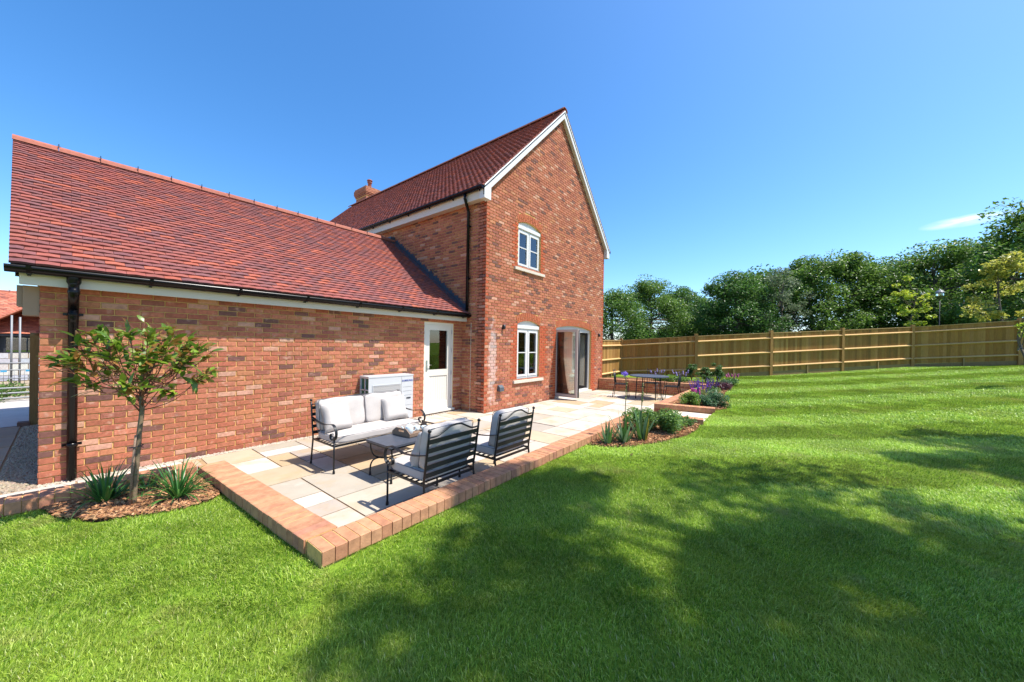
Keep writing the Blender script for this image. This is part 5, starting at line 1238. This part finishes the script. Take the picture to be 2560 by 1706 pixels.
# ------------------------------------------------------------------ lawn grass: blades in small turf patches, instanced over the lawn
def turf(seed, n, size, hmin, hmax, lean, wid, tone=1.):
    rr = np.random.RandomState(seed); px = rr.uniform(-size/2, size/2, n); py = rr.uniform(-size/2, size/2, n); h = rr.uniform(hmin, hmax, n); az = rr.uniform(0, 6.283, n); w = wid*rr.uniform(.6, 1.3, n)
    lx = lean*rr.uniform(.2,1.4,n)+rr.normal(0,.35,n); ly = rr.normal(0,.40,n)
    V = np.zeros((n,5,3)); sx, sy = np.cos(az)*w/2, np.sin(az)*w/2
    for k, (t, ww) in enumerate(((0,1),(.55,.8))):
        bx, by = px+lx*h*t*t, py+ly*h*t*t; z = h*t*(1-.12*t*(lx**2+ly**2))
        V[:,2*k] = np.stack([bx-sx*ww, by-sy*ww, z], 1); V[:,2*k+1] = np.stack([bx+sx*ww, by+sy*ww, z], 1)
    V[:,4] = np.stack([px+lx*h, py+ly*h, h*np.maximum(.35,1-.28*(lx**2+ly**2))], 1)
    F = []
    for i in range(n): o = i*5; F += [(o,o+1,o+3,o+2),(o+2,o+3,o+4)]
    me = bpy.data.meshes.new('turf'); me.from_pydata(V.reshape(-1,3).tolist(), [], F)
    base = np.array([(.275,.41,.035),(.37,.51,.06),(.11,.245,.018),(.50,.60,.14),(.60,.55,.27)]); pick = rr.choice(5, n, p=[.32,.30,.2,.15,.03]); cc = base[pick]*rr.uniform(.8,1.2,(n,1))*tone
    arr = np.ones((n*7,4), dtype=np.float32); arr[:,:3] = np.repeat(cc, 7, axis=0)
    at_ = me.color_attributes.new('col', 'FLOAT_COLOR', 'CORNER'); at_.data.foreach_set('color', arr.ravel()); me.materials.append(m_grass); me.update(); return me
def grass_field(name, pts, src, parent):
    P = np.array([p[:3] for p in pts]); me = bpy.data.meshes.new(name); me.from_pydata(P.tolist(), [], [])
    a = me.attributes.new('yaw', 'FLOAT', 'POINT'); a.data.foreach_set('value', np.array([p[3] for p in pts], dtype=np.float32))
    a = me.attributes.new('size', 'FLOAT', 'POINT'); a.data.foreach_set('value', np.array([p[4] for p in pts], dtype=np.float32))
    o = ob(name, me, None, parent)
    ng = bpy.data.node_groups.new(name, 'GeometryNodeTree'); ng.interface.new_socket('Geometry', in_out='INPUT', socket_type='NodeSocketGeometry'); ng.interface.new_socket('Geometry', in_out='OUTPUT', socket_type='NodeSocketGeometry')
    N_, L_ = ng.nodes, ng.links; gi, go = N_.new('NodeGroupInput'), N_.new('NodeGroupOutput'); iop = N_.new('GeometryNodeInstanceOnPoints'); oi = N_.new('GeometryNodeObjectInfo'); oi.inputs['Object'].default_value = src; oi.inputs['As Instance'].default_value = True
    m2p = N_.new('GeometryNodeMeshToPoints')
    ay = N_.new('GeometryNodeInputNamedAttribute'); ay.data_type = 'FLOAT'; ay.inputs['Name'].default_value = 'yaw'; az_ = N_.new('GeometryNodeInputNamedAttribute'); az_.data_type = 'FLOAT'; az_.inputs['Name'].default_value = 'size'
    cx_ = N_.new('ShaderNodeCombineXYZ'); L_.new(ay.outputs[0], cx_.inputs['Z']); L_.new(cx_.outputs[0], iop.inputs['Rotation']); L_.new(az_.outputs[0], iop.inputs['Scale'])
    L_.new(gi.outputs[0], m2p.inputs['Mesh']); L_.new(m2p.outputs[0], iop.inputs['Points']); L_.new(oi.outputs['Geometry'], iop.inputs['Instance']); L_.new(iop.outputs[0], go.inputs[0])
    md = o.modifiers.new('grass', 'NODES'); md.node_group = ng; return o
gr_ = np.random.RandomState(3)
FWD = Vector((math.cos(R(YAW)), math.sin(R(YAW)), 0)); fa = R(YAW)
sets = [[] for _ in range(6)]
def grass_ok(x, y):
    if in_patio(x, y) or beyond_fence(x, y, -.12): return False
    if x > 1.2 and x < 13.3 and y > 2.35: return False
    if y > 4.97: return False
    if 2.3 < y and .8 < x < 1.2: return x < 1.03-(y-2.36)*.05
    if 7.5 < x < 9.38 and y > 1.28: return False
    if in1(x, y) or in2(x, y) or in3(x, y): return False
    if x > 13.2 and y > 1.9: return x > 14.9 and y < 2.9
    return True
def patches(x0, x1, y0, y1, step, cond, k, sc):
    x = x0
    while x < x1:
        y = y0
        while y < y1:
            px_, py_ = x+gr_.uniform(-.4,.4)*step, y+gr_.uniform(-.4,.4)*step; y += step
            D = math.hypot(px_, py_); dep = px_*FWD.x+py_*FWD.y; lat = px_*FWD.y-py_*FWD.x
            if dep < .9 or abs(lat) > dep*1.62+1.2 or not cond(D) or not grass_ok(px_, py_): continue
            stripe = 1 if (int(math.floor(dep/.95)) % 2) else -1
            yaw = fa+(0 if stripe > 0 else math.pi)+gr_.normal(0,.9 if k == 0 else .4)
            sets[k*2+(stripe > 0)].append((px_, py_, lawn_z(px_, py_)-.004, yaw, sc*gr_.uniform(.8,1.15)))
        x += step
patches(-3.5, 8, -5, 5.0, .085, lambda D: D < 4.6, 0, 1.0)
patches(-3, 14, -9, 5.0, .13, lambda D: 4.6 <= D < 9.0, 1, 1.0)
patches(2, 24.5, -14, 6, .20, lambda D: D >= 9.0, 2, 1.0)
grass = tag(empty('grass'), 'short mown green grass covering the garden lawn', 'grass', kind='stuff')
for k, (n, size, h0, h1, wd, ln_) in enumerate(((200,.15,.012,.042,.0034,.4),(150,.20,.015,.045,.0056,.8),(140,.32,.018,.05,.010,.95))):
    for d_ in (0, 1):                                    # swards rolled away from and towards the house; stripe sheen painted into blade tone
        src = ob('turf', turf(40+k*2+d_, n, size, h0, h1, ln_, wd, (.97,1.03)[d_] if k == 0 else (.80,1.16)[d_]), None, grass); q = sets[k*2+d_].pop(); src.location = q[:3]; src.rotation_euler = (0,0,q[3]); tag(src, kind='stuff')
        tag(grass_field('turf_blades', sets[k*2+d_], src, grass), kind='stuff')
o = ob('fallen_leaf', leaf_mesh(.075,.045,.4), None); o.location = (4.72, 1.66, lawn_z(4.72,1.66)+.045); o.rotation_euler = (-.5,.3,.4); o.color = (.36,.24,.15,1); tag(o, 'dry pale fallen leaf on the sunlit grass below the iris clumps', 'leaf')
